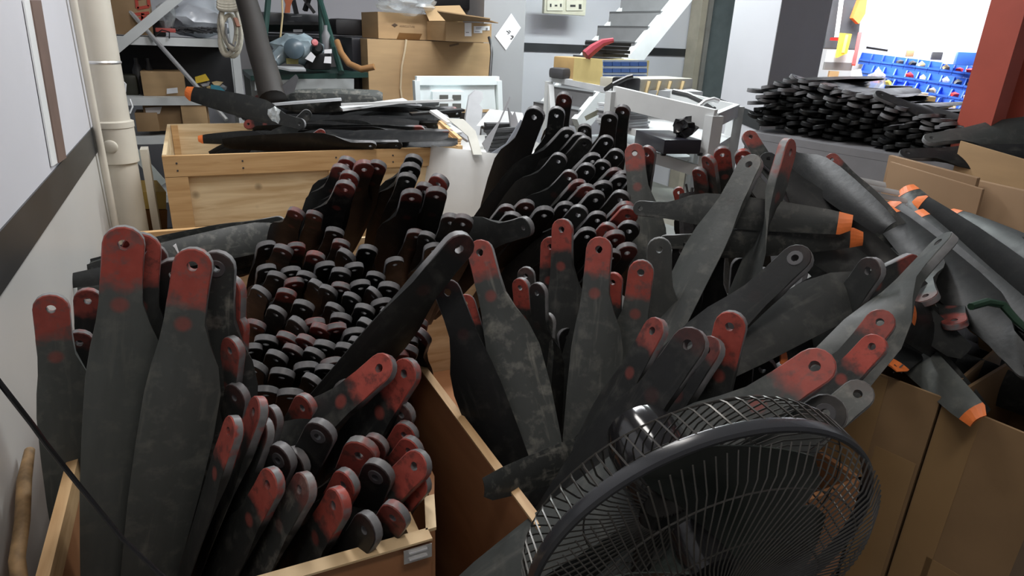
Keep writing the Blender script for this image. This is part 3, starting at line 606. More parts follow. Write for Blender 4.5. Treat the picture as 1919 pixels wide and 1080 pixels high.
# ------------------------------------------------------------------ pedestal fan
FC = P(1318, 1034, .857); yw, tl = -.179, -.241
FN = V((math.sin(yw) * math.cos(tl), -math.cos(yw) * math.cos(tl), math.sin(tl)))
FU = V((0, 0, 1)).cross(FN).normalized(); FV = FN.cross(FU)
FM = Matrix((FU, FV, FN)).transposed().to_4x4(); FM.translation = FC
def fmb(): m = MB(); m.M = FM; return m
ft = thing('pedestal_fan', 'black pedestal fan with round wire guard standing before the crates', 'fan', (FC.x, FC.y + .16, 0))
mb = fmb(); NW = 112
for k in range(NW):
    a = 2 * math.pi * k / NW; pts = []
    for i in range(8):
        t = i / 7; r = .046 + (.236 - .046) * t; aa = a + .55 * (1 - t) ** 1.3
        pts.append((r * math.cos(aa), r * math.sin(aa), .012 + .062 * math.sqrt(max(0, 1 - (t * .98) ** 2.2))))
    mb.tube(pts, .00105, 4)
for r, z in ((.12, .0665), (.185, .047)): mb.tube([(r * math.cos(q * math.pi / 24), r * math.sin(q * math.pi / 24), z) for q in range(49)], .0012, 4)
ob('front_guard', mb, WIRE, ft, smooth=60)
mb = fmb(); NW = 72
for k in range(NW):
    a = 2 * math.pi * k / NW; pts = []
    for r, z, da in ((.06, -.075, .5), (.11, -.078, .38), (.17, -.072, .2), (.215, -.062, .07), (.232, -.05, 0), (.237, -.04, -.01), (.24, -.004, -.045)):
        pts.append((r * math.cos(a + da), r * math.sin(a + da), z))
    mb.tube(pts, .0014, 4)
for r, z in ((.232, -.05), (.14, -.077)): mb.tube([(r * math.cos(q * math.pi / 30), r * math.sin(q * math.pi / 30), z) for q in range(61)], .0013, 4)
ob('rear_guard', mb, WIRE, ft, smooth=60)
mb = fmb(); mb.lathe([(.2335, -.007), (.2400, -.008), (.2415, -.004), (.2405, .007), (.237, .010), (.2335, .010), (.232, .006), (.2335, -.007)], n=96)
ob('guard_ring', mb, mat('ring_plastic', (.03, .032, .036), .22, var=.05), ft)
mb = fmb(); mb.lathe([(0, .082), (.03, .082), (.044, .079), (.049, .072), (.049, .066), (0, .066)], n=40); ob('front_badge', mb, BLKG, ft)
mb = fmb(); mb.lathe([(0, .045), (.02, .044), (.034, .034), (.036, .0), (.034, -.03), (.0, -.03)], n=32); ob('blade_hub', mb, BLKG, ft)
for k in range(3):
    mb = fmb(); a0 = math.radians(80 + 120 * k); top, n = [], 9
    for i in range(7):
        r = .032 + (.212 - .032) * i / 6; wd = math.radians(34 + 46 * math.sin(math.pi * min(1, i / 6 * .62 + .18)))
        if i == 6: wd *= .8
        for j in range(n):
            t = j / (n - 1) - .5; aa = a0 + t * wd + .25 * i / 6
            top.append((r * math.cos(aa), r * math.sin(aa), t * -.062 * (1 - .25 * i / 6) + .004 * math.cos(math.pi * t)))
    fs = [(i * n + j, i * n + j + 1, (i + 1) * n + j + 1, (i + 1) * n + j) for i in range(6) for j in range(n - 1)]
    m_ = len(top); bot = [(x, y, z - .002) for x, y, z in top]; fs += [tuple(q + m_ for q in f_[::-1]) for f_ in fs]
    rim = [j for j in range(n)] + [i * n + n - 1 for i in range(1, 7)] + [6 * n + j for j in range(n - 2, -1, -1)] + [i * n for i in range(5, 0, -1)]
    fs += [(rim[q], rim[q - 1], rim[q - 1] + m_, rim[q] + m_) for q in range(len(rim))]
    mb.add(top + bot, fs); ob('fan_blade', mb, FANBL, ft, smooth=50)
mh = FC - FN * .155 
mb = fmb(); mb.lathe([(0, -.085), (.045, -.086), (.058, -.1), (.062, -.13), (.060, -.19), (.052, -.22), (.03, -.235), (0, -.238)], n=32); ob('motor_housing', mb, BLKG, ft)
kp = P(1205, 826, .99)
ob('oscillation_knob', MB().lathe([(0, .010), (.004, .010), (.0045, .014), (.009, .015), (.013, .009), (.0135, -.02), (.018, -.05)], kp, (0, -.25, 1), 24), BLKG, ft)
ob('carry_loop', MB().tube([P(1247, 800, .99) + V((.011 * math.cos(q * math.pi / 8), .004 * math.sin(q * math.pi / 8), .008 * math.sin(q * math.pi / 8))) for q in range(17)], .0045, 8).tube([P(1247, 800, .99) + V((0, .002, -.008)), P(1247, 800, .99) + V((0, .01, -.06))], .006, 8), BLKG, ft)
pb = FC - FN * .15
ob('neck', MB().lathe([(.03, -.02), (.035, -.06), (.02, -.1), (.016, -.13)], pb, (0, 0, 1), 20), BLK, ft)
ob('pole', MB().lathe([(.016, .03), (.016, pb.z - .1)], (pb.x, pb.y, 0), n=16), BLK, ft)
ob('base', MB().lathe([(0, .035), (.03, .034), (.12, .022), (.2, .012), (.205, 0), (0, 0)], (pb.x, pb.y, 0), n=40), BLK, ft)
# ------------------------------------------------------------------ cardboard boxes on the fan side
ZB = .8
def carton(label, e0, e1, m, z1, depth, name='cardboard_box', tape=None):
    e0, e1 = V((e0.x, e0.y, 0)), V((e1.x, e1.y, 0)); u = (e1 - e0); nn = V((-u.y, u.x, 0)).normalized()
    if nn.x < 0: nn = -nn
    t = thing(name, label, 'box', (e0 + e1) / 2 + nn * depth / 2)
    z0, zt = V((0, 0, 0)), V((0, 0, z1)); th = .007; un = u.normalized()
    ob('side_panel', MB().slab([e0 + z0, e1 + z0, e1 + zt, e0 + zt], nn * th), m, t)
    ob('side_panel', MB().slab([e0 + nn * depth, e1 + nn * depth, e1 + nn * depth + zt, e0 + nn * depth + zt], -nn * th), m, t)
    for e, sg in ((e0, 1), (e1, -1)):
        a = e + nn * (th + .0005); b = e + nn * (depth - th - .0005)
        ob('end_panel', MB().slab([a, b, b + zt, a + zt], un * th * sg), m, t)
    a = e0 + nn * th + un * th; b = e1 + nn * th - un * th; c = b + nn * (depth - 2 * th); d = a + nn * (depth - 2 * th)
    ob('bottom_panel', MB().slab([a, b, c, d], (0, 0, .008)), m, t)
    if tape:
        for (t0, t1, za, zb) in tape:
            p, q = e0 + u * t0 - nn * .0008, e0 + u * t1 - nn * .0008
            ob('tape', MB().slab([p + V((0, 0, za)), q + V((0, 0, za)), q + V((0, 0, zb)), p + V((0, 0, zb))], nn * .0006), TAPE, t)
    return t, e0, e1, nn
b1a, b1b = PZ(1560, 668, ZB), PZ(1764, 745, ZB)
carton('brown taped cardboard box full of blades, between the fan and a second box', b1a, b1b, CARD2, ZB, .5, tape=[(.05, .55, .0, .795), (.6, .97, .1, .62)])
b2a = b1b + (b1b - b1a).normalized() * .006; b2b = PZ(1990, 838, ZB)
carton('brown cardboard box with overlapping tape strips, its torn corner touching the other box', b2a, b2b, CARD2, ZB - .004, .52, tape=[(.01, .36, .05, .79), (.3, 1., .33, .41), (.42, 1., .0, .3)])
# ------------------------------------------------------------------ folded cardboard
def sheet(label, quad, t, m=CARD, name='folded_cardboard'):
    q = [V(p) for p in quad]; q[2] = V((q[1].x, q[1].y - .04, .004)); q[3] = V((q[0].x, q[0].y - .04, .004)); nn = (q[1] - q[0]).cross(q[3] - q[0]).normalized()
    if nn.dot(q[0] - CAM) < 0: nn = -nn
    o = ob(name, MB().slab(q, nn * t), m, bevel=.002); return tag(o, label, 'cardboard sheet')
CARD3 = mat('cardboard_mid', (.34, .22, .125), .75, var=.08, vscale=5)  # darker brown cardboard for the nearer sheets
sheet('front folded cardboard sheet standing over the orange-tipped blades', [P(1668, 303, 2.12), P(1842, 355, 1.9), P(1872, 520, 1.85), P(1705, 470, 2.08)], .014, CARD3)
sheet('folded cardboard sheet just behind the front one, rounded top corner', [P(1666, 291, 2.17), P(1832, 334, 1.97), P(1880, 520, 1.92), P(1700, 470, 2.14)], .024, CARD3)
sheet('wide folded cardboard sheet running out of frame behind the front one', [P(1830, 338, 2.02), P(2010, 378, 1.8), P(2030, 560, 1.76), P(1860, 500, 1.98)], .024, CARD3)
sheet('tallest cardboard sheet, leaning against the red post', [P(1800, 264, 2.2), P(2010, 325, 1.98), P(2015, 450, 1.92), P(1802, 400, 2.14)], .01, CARD)
t = thing('steel_post', 'red-painted steel post rising behind the cardboard sheets', 'post', P(1880, 200, 2.35) * 1)
a = P(1880, 180, 2.35); x0 = P(1860, 200, 2.35).x
pa = [P(1858, 235, 2.3), P(1908, 235, 2.25)]
t.location = (pa[0].x + .06, pa[0].y + .03, 0); WL[t.name] = V(t.location)
for q, nm in (((0, 0), 'flange'), ((.14, .02), 'flange')):
    b0 = V((pa[0].x + q[0], pa[0].y + q[1] * -1, 0))
    ob(nm, MB().box((b0.x, b0.y, 0), (b0.x + (.075 if q[0] == 0 else .06), b0.y + .12, 3)), RED, t)
ob('web', MB().box((pa[0].x + .0755, pa[0].y + .05, 0), (pa[0].x + .1395, pa[0].y + .06, 3)), mat('dark_red', (.06, .012, .01), .6), t)
# ------------------------------------------------------------------ black pile on the grey table
K = [(1408, 165), (1490, 143), (1600, 168), (1700, 200), (1780, 228), (1850, 246)]
def top_y(x):
    for (a, ya), (b, yb) in zip(K[:-1], K[1:]):
        if x <= b: return ya + (yb - ya) * (x - a) / (b - a)
    return 250
def bot_y(x): return 226 + (x - 1408) * .175
dd = lambda x: 3.05 - (x - 1408) * .0016
q0, q1 = P(1408, bot_y(1408), dd(1408)), P(1850, bot_y(1850), dd(1850))
ln = (q1 - q0); ln.z = 0; away = V((-ln.y, ln.x, 0)).normalized()
if away.dot(q0 - CAM) < 0: away = -away
tz0, tz1 = q0.z - .02, q1.z - .02
t = thing('steel_table', 'grey steel table carrying the black stack of blades', 'table', (q0 + q1) / 2 * 1)
t.location.z = 0; WL[t.name] = V(t.location)
cA, cB = P(1400, 246, 3.0) , P(1870, 322, 2.28)
ob('table_top', MB().slab([cA, cB, cB + away * .75, cA + away * .75], (0, 0, -.03)), GREY, t)
ob('apron', MB().slab([cA + V((0, 0, -.031)), cB + V((0, 0, -.031)), cB + V((0, 0, -.12)), cA + V((0, 0, -.12))], away * .02), GREY, t)
for p in (cA + away * .05 + ln.normalized() * .05, cB + away * .05 - ln.normalized() * .05, cA + away * .7 + ln.normalized() * .05, cB + away * .7 - ln.normalized() * .05):
    ob('leg', MB().bar((p.x, p.y, 0), (p.x, p.y, p.z - .032), .04), GREY, t)
spots = []
x = 1412.
while x < 1850:
    ty, by = top_y(x), bot_y(x); k = 0; y = ty + 6
    while y < by + 6:
        spots.append((k, x + rnd.uniform(-7, 7) + (11 if k % 2 else 0), y)); y += 11.5; k += 1
    x += 23
spots.sort(key=lambda q: (q[0] > 1, q[0]))
svs, sfs = [], []
for i, (k, x, y) in enumerate(spots):
    h = P(x, y, dd(x) + rnd.uniform(-.05, .04)); dr = (away + V((rnd.uniform(-.2, .2), rnd.uniform(-.2, .2), rnd.uniform(-.06, .03)))).normalized()
    zv = Matrix.Rotation(rnd.uniform(-.35, .35), 3, dr) @ V((0, 0, 1)); kd = rnd.choice('ABFG')
    if i < 56: blade_at(h, dr, zv, 0, .15, rnd.uniform(.0, .15), kd, 1, 'black blade end on the upper face of the stack on the grey table', 'blades stacked on the grey table')
    else:
        yv = dr; zz = (zv - yv * zv.dot(yv)).normalized(); xx = yv.cross(zz); b0 = len(svs)
        me = KIND[kd][0]; svs += [h + xx * v.co.x + yv * v.co.y + zz * v.co.z for v in me.vertices]; sfs += [tuple(j + b0 for j in p.vertices) for p in me.polygons]
mb = MB(); mb.v = svs; mb.f = sfs
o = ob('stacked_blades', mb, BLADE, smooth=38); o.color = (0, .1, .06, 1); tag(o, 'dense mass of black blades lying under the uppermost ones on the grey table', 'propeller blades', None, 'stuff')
def lying(a, b, label, base=.5, kind='F', s=1., dust=.2):
    h = P(*a); return blade_at(h, P(*b) - h, V((-.3, -.5, 1)), 0, dust, base, kind, s, label)
lying((1745, 262, 2.3), (1900, 240, 2.3), 'silvery grey blade sticking out of the black stack towards the red post', .7, 'A', 1.05)
lying((1735, 205, 2.6), (1850, 242, 2.45), 'thin dark blade sloping down from the black stack to the red post', .3, 'G')
lying((1650, 180, 2.6), (1760, 225, 2.55), 'dark blade lying askew on top of the black stack', .2, 'G')
lying((1490, 147, 2.95), (1560, 170, 3.1), 'uppermost black blade end on the stack, standing up against the bench light', .05, 'F')
lying((1700, 290, 2.25), (1880, 288, 2.2), 'dark blade at the foot of the black stack behind the cardboard', .15, 'A')
for k, (x, y) in enumerate(((1600, 330), (1625, 345), (1640, 360), (1655, 375), (1672, 395))):
    t = ob('metal_strip', MB().slab([P(x, y, 1.95), P(x + 60, y + 12, 1.9), P(x + 62, y + 20, 1.9), P(x, y + 8, 1.95)], (0, .004, -.004)), mat('bright_metal', (.75, .76, .76), .3, .3)); tag(t, 'whitish metal strip on the heap between pinkish blades and cardboard', 'metal strip', 'whitish metal strips')
# ------------------------------------------------------------------ concrete column
f = Face(1450, 260, 3.9, 0)
cM = P(1450, 200, 3.7); 
cl0, cl1 = P(1356, 150, 4.3), P(1462, 20, 3.75); cr1 = P(1556, 20, 4.0)
def up_prism(pts, z0, z1): return MB().prism([(p.x, p.y, z0) for p in pts], (0, 0, z1 - z0))
c3 = cl0 + (cr1 - cl1)
struct('column', up_prism([cl0, cl1, cr1, c3], 0, 3), WHITE)
uv = (cl1 - cl0); uv.z = 0; nrm = V((uv.y, -uv.x, 0)).normalized()
if nrm.dot(cl0 - CAM) > 0: nrm = -nrm
zs0, zs1 = P(1345, 186, 4.3).z, P(1345, 216, 4.3).z
dz = P(1405, 196, 3.95).z - zs0
e0, e1 = cl0 + nrm * .003, cl1 + nrm * .003
struct('trim_3', MB().slab([(e0.x, e0.y, zs1), (e1.x, e1.y, zs1 - .05), (e1.x, e1.y, zs0 - .05), (e0.x, e0.y, zs0)], nrm * -.004), STRIPE)
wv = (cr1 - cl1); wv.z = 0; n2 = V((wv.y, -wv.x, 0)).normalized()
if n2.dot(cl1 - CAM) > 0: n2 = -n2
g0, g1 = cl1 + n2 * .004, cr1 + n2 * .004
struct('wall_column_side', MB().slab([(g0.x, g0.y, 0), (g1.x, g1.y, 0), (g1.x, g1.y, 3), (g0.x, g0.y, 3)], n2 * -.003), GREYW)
# ------------------------------------------------------------------ lit bench with bins
RA, RB = P(1606, 96, 5.2), P(1905, 136, 4.7)
ru = (RB - RA); rn = V((-ru.y, ru.x, 0)).normalized()
if rn.dot(RA - CAM) < 0: rn = -rn
struct('wall_bench', MB().slab([RA - ru * .6 + rn * .12 + V((0, 0, -1.5)), RB + ru * .3 + rn * .12 + V((0, 0, -1.4)), RB + ru * .3 + rn * .12 + V((0, 0, 1.75)), RA - ru * .6 + rn * .12 + V((0, 0, 1.55))], rn * .05), WHITE)
bt = thing('work_bench', 'lit wooden work bench holding the blue bin rack', 'bench', (RA + RB) / 2 + V((0, 0, 0))); bt.location.z = 0; WL[bt.name] = V(bt.location)
h0, h1 = P(1560, 168, 4.75), P(1912, 236, 4.25)
ob('bench_top', MB().slab([h0 - ru * .3, h1 + ru * .1, h1 + ru * .1 + rn * .62, h0 - ru * .3 + rn * .62], (0, 0, -.04)), mat('bench_wood', (.62, .38, .2), .5), bt)
for p in (h0, h1): ob('leg', MB().bar((p.x + .05, p.y + .1, 0), (p.x + .05, p.y + .1, p.z - .045), .06), GREY, bt)
ob('drawer_front', MB().slab([h0 + V((0, 0, -.042)), h1 + V((0, 0, -.042)), h1 + V((0, 0, -.2)), h0 + V((0, 0, -.2))], rn * .02), GREY, bt)
rk = thing('bin_rack', 'tilted rack frame behind the rows of blue bins', 'rack', (RA + RB) / 2)
rows = [((1610, 112), (1905, 150)), ((1612, 134), (1900, 176)), ((1630, 156), (1893, 202)), ((1650, 176), (1885, 226))]
dep = [(5.2, 4.7), (5.1, 4.6), (5.0, 4.5), (4.9, 4.4)]
for (a, b), (d0, d1) in zip(rows, dep): ob('rail', MB().bar(P(*a, d0) + rn * .1, P(*b, d1) + rn * .1, .02, .05), BLUE, rk)
binm = MB(); W, D, HH = .098, .13, .085
binm.box((-W / 2, 0, 0), (W / 2, D, .003)); binm.box((-W / 2, D - .003, .003), (W / 2, D, HH)); binm.box((-W / 2, 0, .003), (W / 2, .004, .034)); binm.box((-W / 2, -.006, .026), (W / 2, 0, .04))
for s_ in (-1, 1):
    xx = s_ * W / 2; binm.prism([(xx, .004, .003), (xx, D - .003, .003), (xx, D - .003, HH), (xx, .05, HH), (xx, .004, .034)], (-s_ * .003, 0, 0))
BINME = bpy.data.meshes.new('parts_bin'); BINME.from_pydata(binm.v, [], binm.f); BINME.materials.append(BLUE)
names = ['top', 'second', 'third', 'bottom']; cnt = [13, 13, 12, 11]
cols = [PAPER, REDB, TAN, WPLAST, DGREY, YEL]
rot = Matrix((ru.normalized(), rn, V((0, 0, 1)))).transposed()
ang = math.atan2(ru.y, ru.x); roll_ = math.atan2(ru.z, math.hypot(ru.x, ru.y))
for r_, ((a, b), (d0, d1)) in enumerate(zip(rows, dep)):
    A, B = P(*a, d0), P(*b, d1)
    for i in range(cnt[r_]):
        p = A.lerp(B, (i + .5) / cnt[r_]) + V((0, 0, -.03))
        if r_ == 3 and i < 2: continue
        o = bpy.data.objects.new('parts_bin', BINME); COL.objects.link(o)
        o.location = p - rn * .03; o.rotation_euler = (0, -math.atan2((B - A).z, math.hypot((B - A).x, (B - A).y)), math.atan2((B - A).y, (B - A).x))
        sc_ = (B - A).length / cnt[r_] / .101; o.scale = (sc_, 1, 1)
        tag(o, f'blue open-front parts bin in the {names[r_]} row of the bench rack', 'bin', f'blue bins in the {names[r_]} row')
        if rnd.random() < .5:
            c = ob('small_part', MB().blob(p - rn * -.02 + V((rnd.uniform(-.02, .02), 0, .045)), (.03, .03, .028), i + r_ * 20, 1), rnd.choice(cols)); tag(c, f'small loose part lying in a bin of the {names[r_]} row', 'spare part', f'loose parts in the {names[r_]} row')
t = thing('parts_bin', 'single blue bin standing on top of the bin rack', 'bin', P(1822, 115, 4.75)); f, c = cbox(1790, 97, 1850, 122, 4.72, .1, -50); ob('tray', MB().hexa(c), BLUE, t, bevel=.006)
for (x0, y0, x1, y1, d, m, lab) in ((1698, 94, 1712, 106, 4.95, CARD, 'little brown carton on top of the bin rack'), (1745, 97, 1765, 112, 4.9, DGREY, 'dark part with pale face leaning on top of the bin rack'), (1770, 95, 1795, 120, 4.85, PAPER, 'clear bag of parts on top of the bin rack')):
    f, c = cbox(x0, y0, x1, y1, d, .06, -50); tag(ob('spare_part', MB().hexa(c), m, bevel=.005), lab, 'spare part')
t = ob('black_bar', MB().bar(P(1624, 89, 5.1), P(1664, 95, 5.05), .015), BLK); tag(t, 'short black bar lying along the top of the bin rack', 'bar')
t = thing('cardboard_tray', 'small open cardboard tray on the bench by the bin rack', 'box', P(1605, 165, 4.7)); f, c = cbox(1583, 148, 1628, 167, 4.7, .12, -45)
ob('tray', MB().hexa(c), CARD, t); 
f, c = cbox(1551, 133, 1569, 155, 4.9, .1, -45); tag(ob('small_carton', MB().hexa(c), CARD), 'upright small carton on the bench next to the column', 'box')
tag(ob('parts_bag', MB().blob(P(1640, 155, 4.65), (.06, .06, .09), 5, 2), FILM), 'clear bag of hardware beside the cardboard tray on the bench', 'bag')
tag(ob('paper_sheet', MB().slab([P(1598, 133, 4.8), P(1614, 130, 4.8), P(1618, 148, 4.8), P(1598, 148, 4.8)], (.01, .02, 0)), PAPER), 'white paper standing in the cardboard tray', 'paper')
f, c = cbox(1778, 205, 1834, 219, 4.3, .12, -40); tag(ob('metal_case', MB().hexa(c), TAN, bevel=.004), 'shallow tan case with dark front on the bench edge', 'case')
tag(ob('tape_roll', MB().lathe([(.02, 0), (.045, 0), (.045, .03), (.02, .03), (.02, 0)], P(1725, 182, 4.6), (0, 0, 1), 20), WPLAST), 'white tape roll standing on the bench below the bins', 'tape roll')
f, c = cbox(1734, 181, 1752, 194, 4.5, .06, -40); tag(ob('small_carton', MB().hexa(c), TAN), 'little tan block beside the white tape roll', 'box')
tag(ob('screwdriver', MB().tube([P(1755, 205, 4.35), P(1785, 197, 4.35)], [.022, .012], 8), DGREY), 'dark-handled tool lying on the bench before the tan case', 'tool')
f, c = cbox(1662, 160, 1706, 186, 4.3, .05, -20); tag(ob('black_device', MB().hexa(c), BLKG, bevel=.006), 'black flat device leaning between the black stack and the bins', 'device')
# tool boards
def board(label, quad, m=DGREY):
    q = [P(*p) for p in quad]; nn = (q[1] - q[0]).cross(q[3] - q[0]).normalized()
    if nn.dot(q[0] - CAM) < 0: nn = -nn
    return tag(ob('tool_board', MB().slab(q, nn * .02), m), label, 'tool board')
board('dark tool board between the column and the bright wall', [(1562, -40, 4.9), (1622, -40, 5.0), (1606, 92, 5.0), (1546, 90, 4.9)])
board('dark tool board with grey case beside the red post', [(1886, -40, 4.55), (1960, -40, 4.3), (1930, 108, 4.3), (1862, 96, 4.55)])
tag(ob('yellow_square', MB().prism([P(1578, 62, 4.82), P(1597, 64, 4.84), P(1588, 100, 4.84), P(1570, 108, 4.82)], (0, .02, 0)).bar(P(1588, 66, 4.79), P(1580, 100, 4.79), .02), YEL), 'yellow clamp hanging on the dark tool board', 'tool')
tag(ob('red_driver', MB().bar(P(1612, 62, 4.9), P(1600, 122, 4.9), .025), REDB), 'thin red tool hanging at the board edge by the bins', 'tool')
tag(ob('red_plier', MB().bar(P(1557, 73, 4.85), P(1577, 74, 4.85), .02), REDB), 'small red-handled plier on the dark tool board', 'tool')
tag(ob('orange_pouch', MB().prism([P(1612, 0, 4.9), P(1626, -3, 4.9), P(1622, 26, 4.9), P(1610, 45, 4.9), P(1599, 34, 4.9)], (.0, .03, 0)), mat('orange_cloth', (.9, .16, .03), .6)), 'orange pouch hanging on the tool board against the bright wall', 'pouch')
tag(ob('steel_rule', MB().bar(P(1580, -20, 4.84), P(1568, 70, 4.84), .03, .006), STEEL), 'steel rule hanging on the dark tool board', 'ruler')
f, c = cbox(1874, 50, 1894, 86, 4.5, .06, -30); tag(ob('grey_case', MB().hexa(c), GREY, bevel=.006), 'grey case hung on the tool board beside the red post', 'case')
tag(ob('air_gun', MB().tube([P(1902, -10, 4.4), P(1896, 48, 4.4)], [.03, .018], 8), STEEL), 'silvery tool hanging above the grey case', 'tool')
f, c = cbox(1548, 94, 1598, 116, 4.86, .01, -10); tag(ob('white_plate', MB().hexa(c), PAPER), 'white plate below the dark tool board', 'plate')
f, c = cbox(1545, 116, 1596, 131, 4.86, .02, -10); tag(ob('grey_ledge', MB().hexa(c), GREY), 'grey ledge under the white plate by the column', 'ledge')
# ------------------------------------------------------------------ rear wall: stairs, door, sockets
t = thing('staircase', 'grey steel staircase with pale stringers climbing the rear wall', 'stairs', P(1150, 130, 5.0)); t.location.z = 0; WL[t.name] = V(t.location)
def stp(px, py, d): return P(px, py, d)
s0, s1 = P(1100, 98, 4.9), P(1200, -22, 5.2); r0, r1 = P(1192, 104, 4.75), P(1300, -28, 5.05)
s0b = s0 + (s0 - s1) * .9; r0b = r0 + (r0 - r1) * .9
ob('stringer', MB().bar(s0b, s1, .03, .05), WHITEM, t); ob('stringer', MB().bar(r0b, r1, .05, .14), WHITEM, t)
for k in range(9):
    u0, u1 = -.9 + k * .215, -.9 + (k + 1) * .215
    a, b = s0.lerp(s1, u0), s0.lerp(s1, u1); c, d_ = r0.lerp(r1, u0), r0.lerp(r1, u1)
    ob('riser', MB().slab([V((a.x, a.y, a.z)), V((c.x, c.y, c.z)), V((c.x, c.y, d_.z)), V((a.x, a.y, b.z))], (.012, .012, 0)), mat('riser_grey', (.16, .16, .165), .5), t)
    ob('tread', MB().slab([V((a.x, a.y, b.z)), V((c.x, c.y, d_.z)), d_, b], (0, 0, -.015)), mat('tread_grey', (.13, .13, .135), .5), t)
struct('door_1', MB().slab([PY(1312, 200, 5.55), PY(1362, 200, 5.55), V((PY(1362, 200, 5.55).x, 5.55, 2.6)), V((PY(1312, 200, 5.55).x, 5.55, 2.6))], (0, .03, 0)), mat('frosted_door', (.16, .19, .19), .25))
xa = PY(1302, 100, 5.5).x
for k, (dx_, w_, m_) in enumerate(((0, .07, mat('frame_tan', (.42, .38, .3), .5)), (.09, .05, mat('frame_grey', (.25, .24, .22), .5)))):
    struct('trim_%d' % (4 + k), MB().box((xa + dx_ - .05, 5.42, 0), (xa + dx_ - .05 + w_, 5.58, 3)), m_)
fr = Face(1020, 26, 5.5)
t = thing('socket_box', 'ivory double socket box fixed high on the rear wall', 'socket', fr.at(1058, 26))
f, c = cbox(1020, -8, 1098, 25, 5.55, .045); ob('back_box', MB().hexa(c), mat('ivory', (.62, .6, .48), .4), t, bevel=.008)
for x0, x1 in ((1025, 1055), (1061, 1092)):
    ob('face_plate', MB().slab([f.at(x0, 20, .001), f.at(x1, 20, .001), f.at(x1, 0, .001), f.at(x0, 0, .001)], (0, -.008, 0)), mat('ivory2', (.7, .68, .56), .35), t)
for x0, x1, y0, y1 in ((1030, 1033, 7, 13), (1039, 1044, 9, 12), (1049, 1052, 7, 13), (1068, 1078, 9, 13), (1084, 1089, 8, 17)):
    ob('slot', MB().slab([f.at(x0, y1, .0095), f.at(x1, y1, .0095), f.at(x1, y0, .0095), f.at(x0, y0, .0095)], (0, -.001, 0)), INK, t)
# pillar with diamond note
pf = Face(905, 240, 4.75, 8)
p0, p1 = pf.at(903, 240), pf.at(976, 240)
struct('column_2', up_prism([p0, p1, p1 + V((0, .45, 0)), p0 + V((0, .45, 0))], 0, 3), GREYW)
t = thing('paper_note', 'white diamond-shaped note with scribbled writing taped on the grey pillar', 'note', pf.at(952, 94, .002))
ob('sheet', MB().slab([pf.at(948, 94, .003), pf.at(976, 52, .003), pf.at(958, 25, .003), pf.at(928, 68, .003)], pf.n * .002), PAPER, t)
for k, pts in enumerate((((949, 58), (955, 62), (951, 64)), ((953, 57), (957, 60)), ((957, 66), (961, 71), (956, 73)), ((960, 66), (962, 70)), ((958, 74), (962, 68)))):
    ob('ink_stroke', MB().tube([pf.at(*p, .006) for p in pts], .0028, 5), INK, t)
# cardboard stack before the pillar
f, c = cbox(694, 73, 920, 215, 4.3, .5, 5); t = thing('carton', 'largest brown carton, standing behind the pine crate with a pale cord down its face', 'box', c[0]); ob('carton_body', MB().hexa(c), CARD, t)
ob('cord', MB().tube([f.at(761, 74, .008), f.at(758, 95, .01), f.at(752, 125, .012), f.at(750, 165, .01), f.at(753, 190, .01)], .007, 8), mat('pale_cord', (.62, .5, .33), .7), t)
ob('print', MB().bar(f.at(843, 86, .001), f.at(860, 82, .001), .003, .012), mat('print_brown', (.2, .13, .08), .7), t)
big = c
f, c = cbox(710, 22, 868, 72, 4.28, .34, 5); t = thing('carton', 'mid-sized brown carton with a small printed emblem, on the largest carton', 'box', c[0]); ob('carton_body', MB().hexa(c), CARD, t)
PB = mat('print_dark', (.10, .065, .04), .7)
em = [(734, 47), (740, 43.5), (746, 47), (740, 51)]
ob('emblem', MB().prism([f.at(*q, .001) for q in em], f.n * .0015).prism([f.at(737, 47.5, .003), f.at(740, 45.6, .003), f.at(743, 47.5, .003), f.at(740, 49.6, .003)], f.n * .001), PB, t)
def letters(txt, f, px, py, hpx, par, m, name='print_line', slant=0):
    cu = bpy.data.curves.new('txt', 'FONT'); cu.body = txt; cu.size = 1; cu.extrude = .01; tmp = bpy.data.objects.new('txt', cu)
    COL.objects.link(tmp); bpy.context.view_layer.update(); me = bpy.data.meshes.new_from_object(tmp.evaluated_get(bpy.context.evaluated_depsgraph_get())); bpy.data.objects.remove(tmp)
    o_ = f.at(px, py, .002); sc = (f.at(px, py - hpx) - f.at(px, py)).z / .72; mb = MB(); mb.v = [o_ + f.u * v.co.x * sc + V((0, 0, v.co.y * sc)) + f.n * v.co.z * .03 for v in me.vertices]; mb.f = [tuple(p.vertices) for p in me.polygons]
    return ob(name, mb, m, par, smooth=0)
letters('AGRICULTURE', f, 749, 50.5, 3.6, t, mat('print_mid', (.24, .155, .085), .7))
ob('flap', MB().slab([f.at(743, 74, .004), f.at(786, 75, .004), f.at(786, 64, .05), f.at(743, 62, .05)], (0, -.003, .003)), CARD, t)
f, c = cbox(836, 40, 921, 77, 4.15, .3, 5); t = thing('carton', 'open brown carton with two white labels and raised flaps, beside the emblem carton', 'box', c[0])
ob('carton_body', MB().hexa(c), CARD, t)
z1 = c[4]; 
ob('flap', MB().slab([f.at(836, 40, .0), f.at(918, 40, .0), f.at(900, 36, .14), f.at(800, 22, .16)], (0, 0, .006)), CARD2, t)
ob('flap', MB().slab([f.at(838, 39, -.28), f.at(918, 39, -.28), f.at(905, 8, -.34), f.at(833, 10, -.34)], (0, .006, 0)), CARD, t)
ob('flap', MB().slab([f.at(921, 40, .0), f.at(918, 39, -.28), f.at(931, 40, -.25), f.at(930, 44, .03)], (0, 0, .005)), CARD, t)
for q in ((871, 43, 884, 68), (888, 49, 918, 57), (888, 57, 904, 62)):
    ob('label', MB().slab([f.at(q[0], q[3], .001), f.at(q[2], q[3], .001), f.at(q[2], q[1], .001), f.at(q[0], q[1], .001)], f.n * .001), PAPER, t)
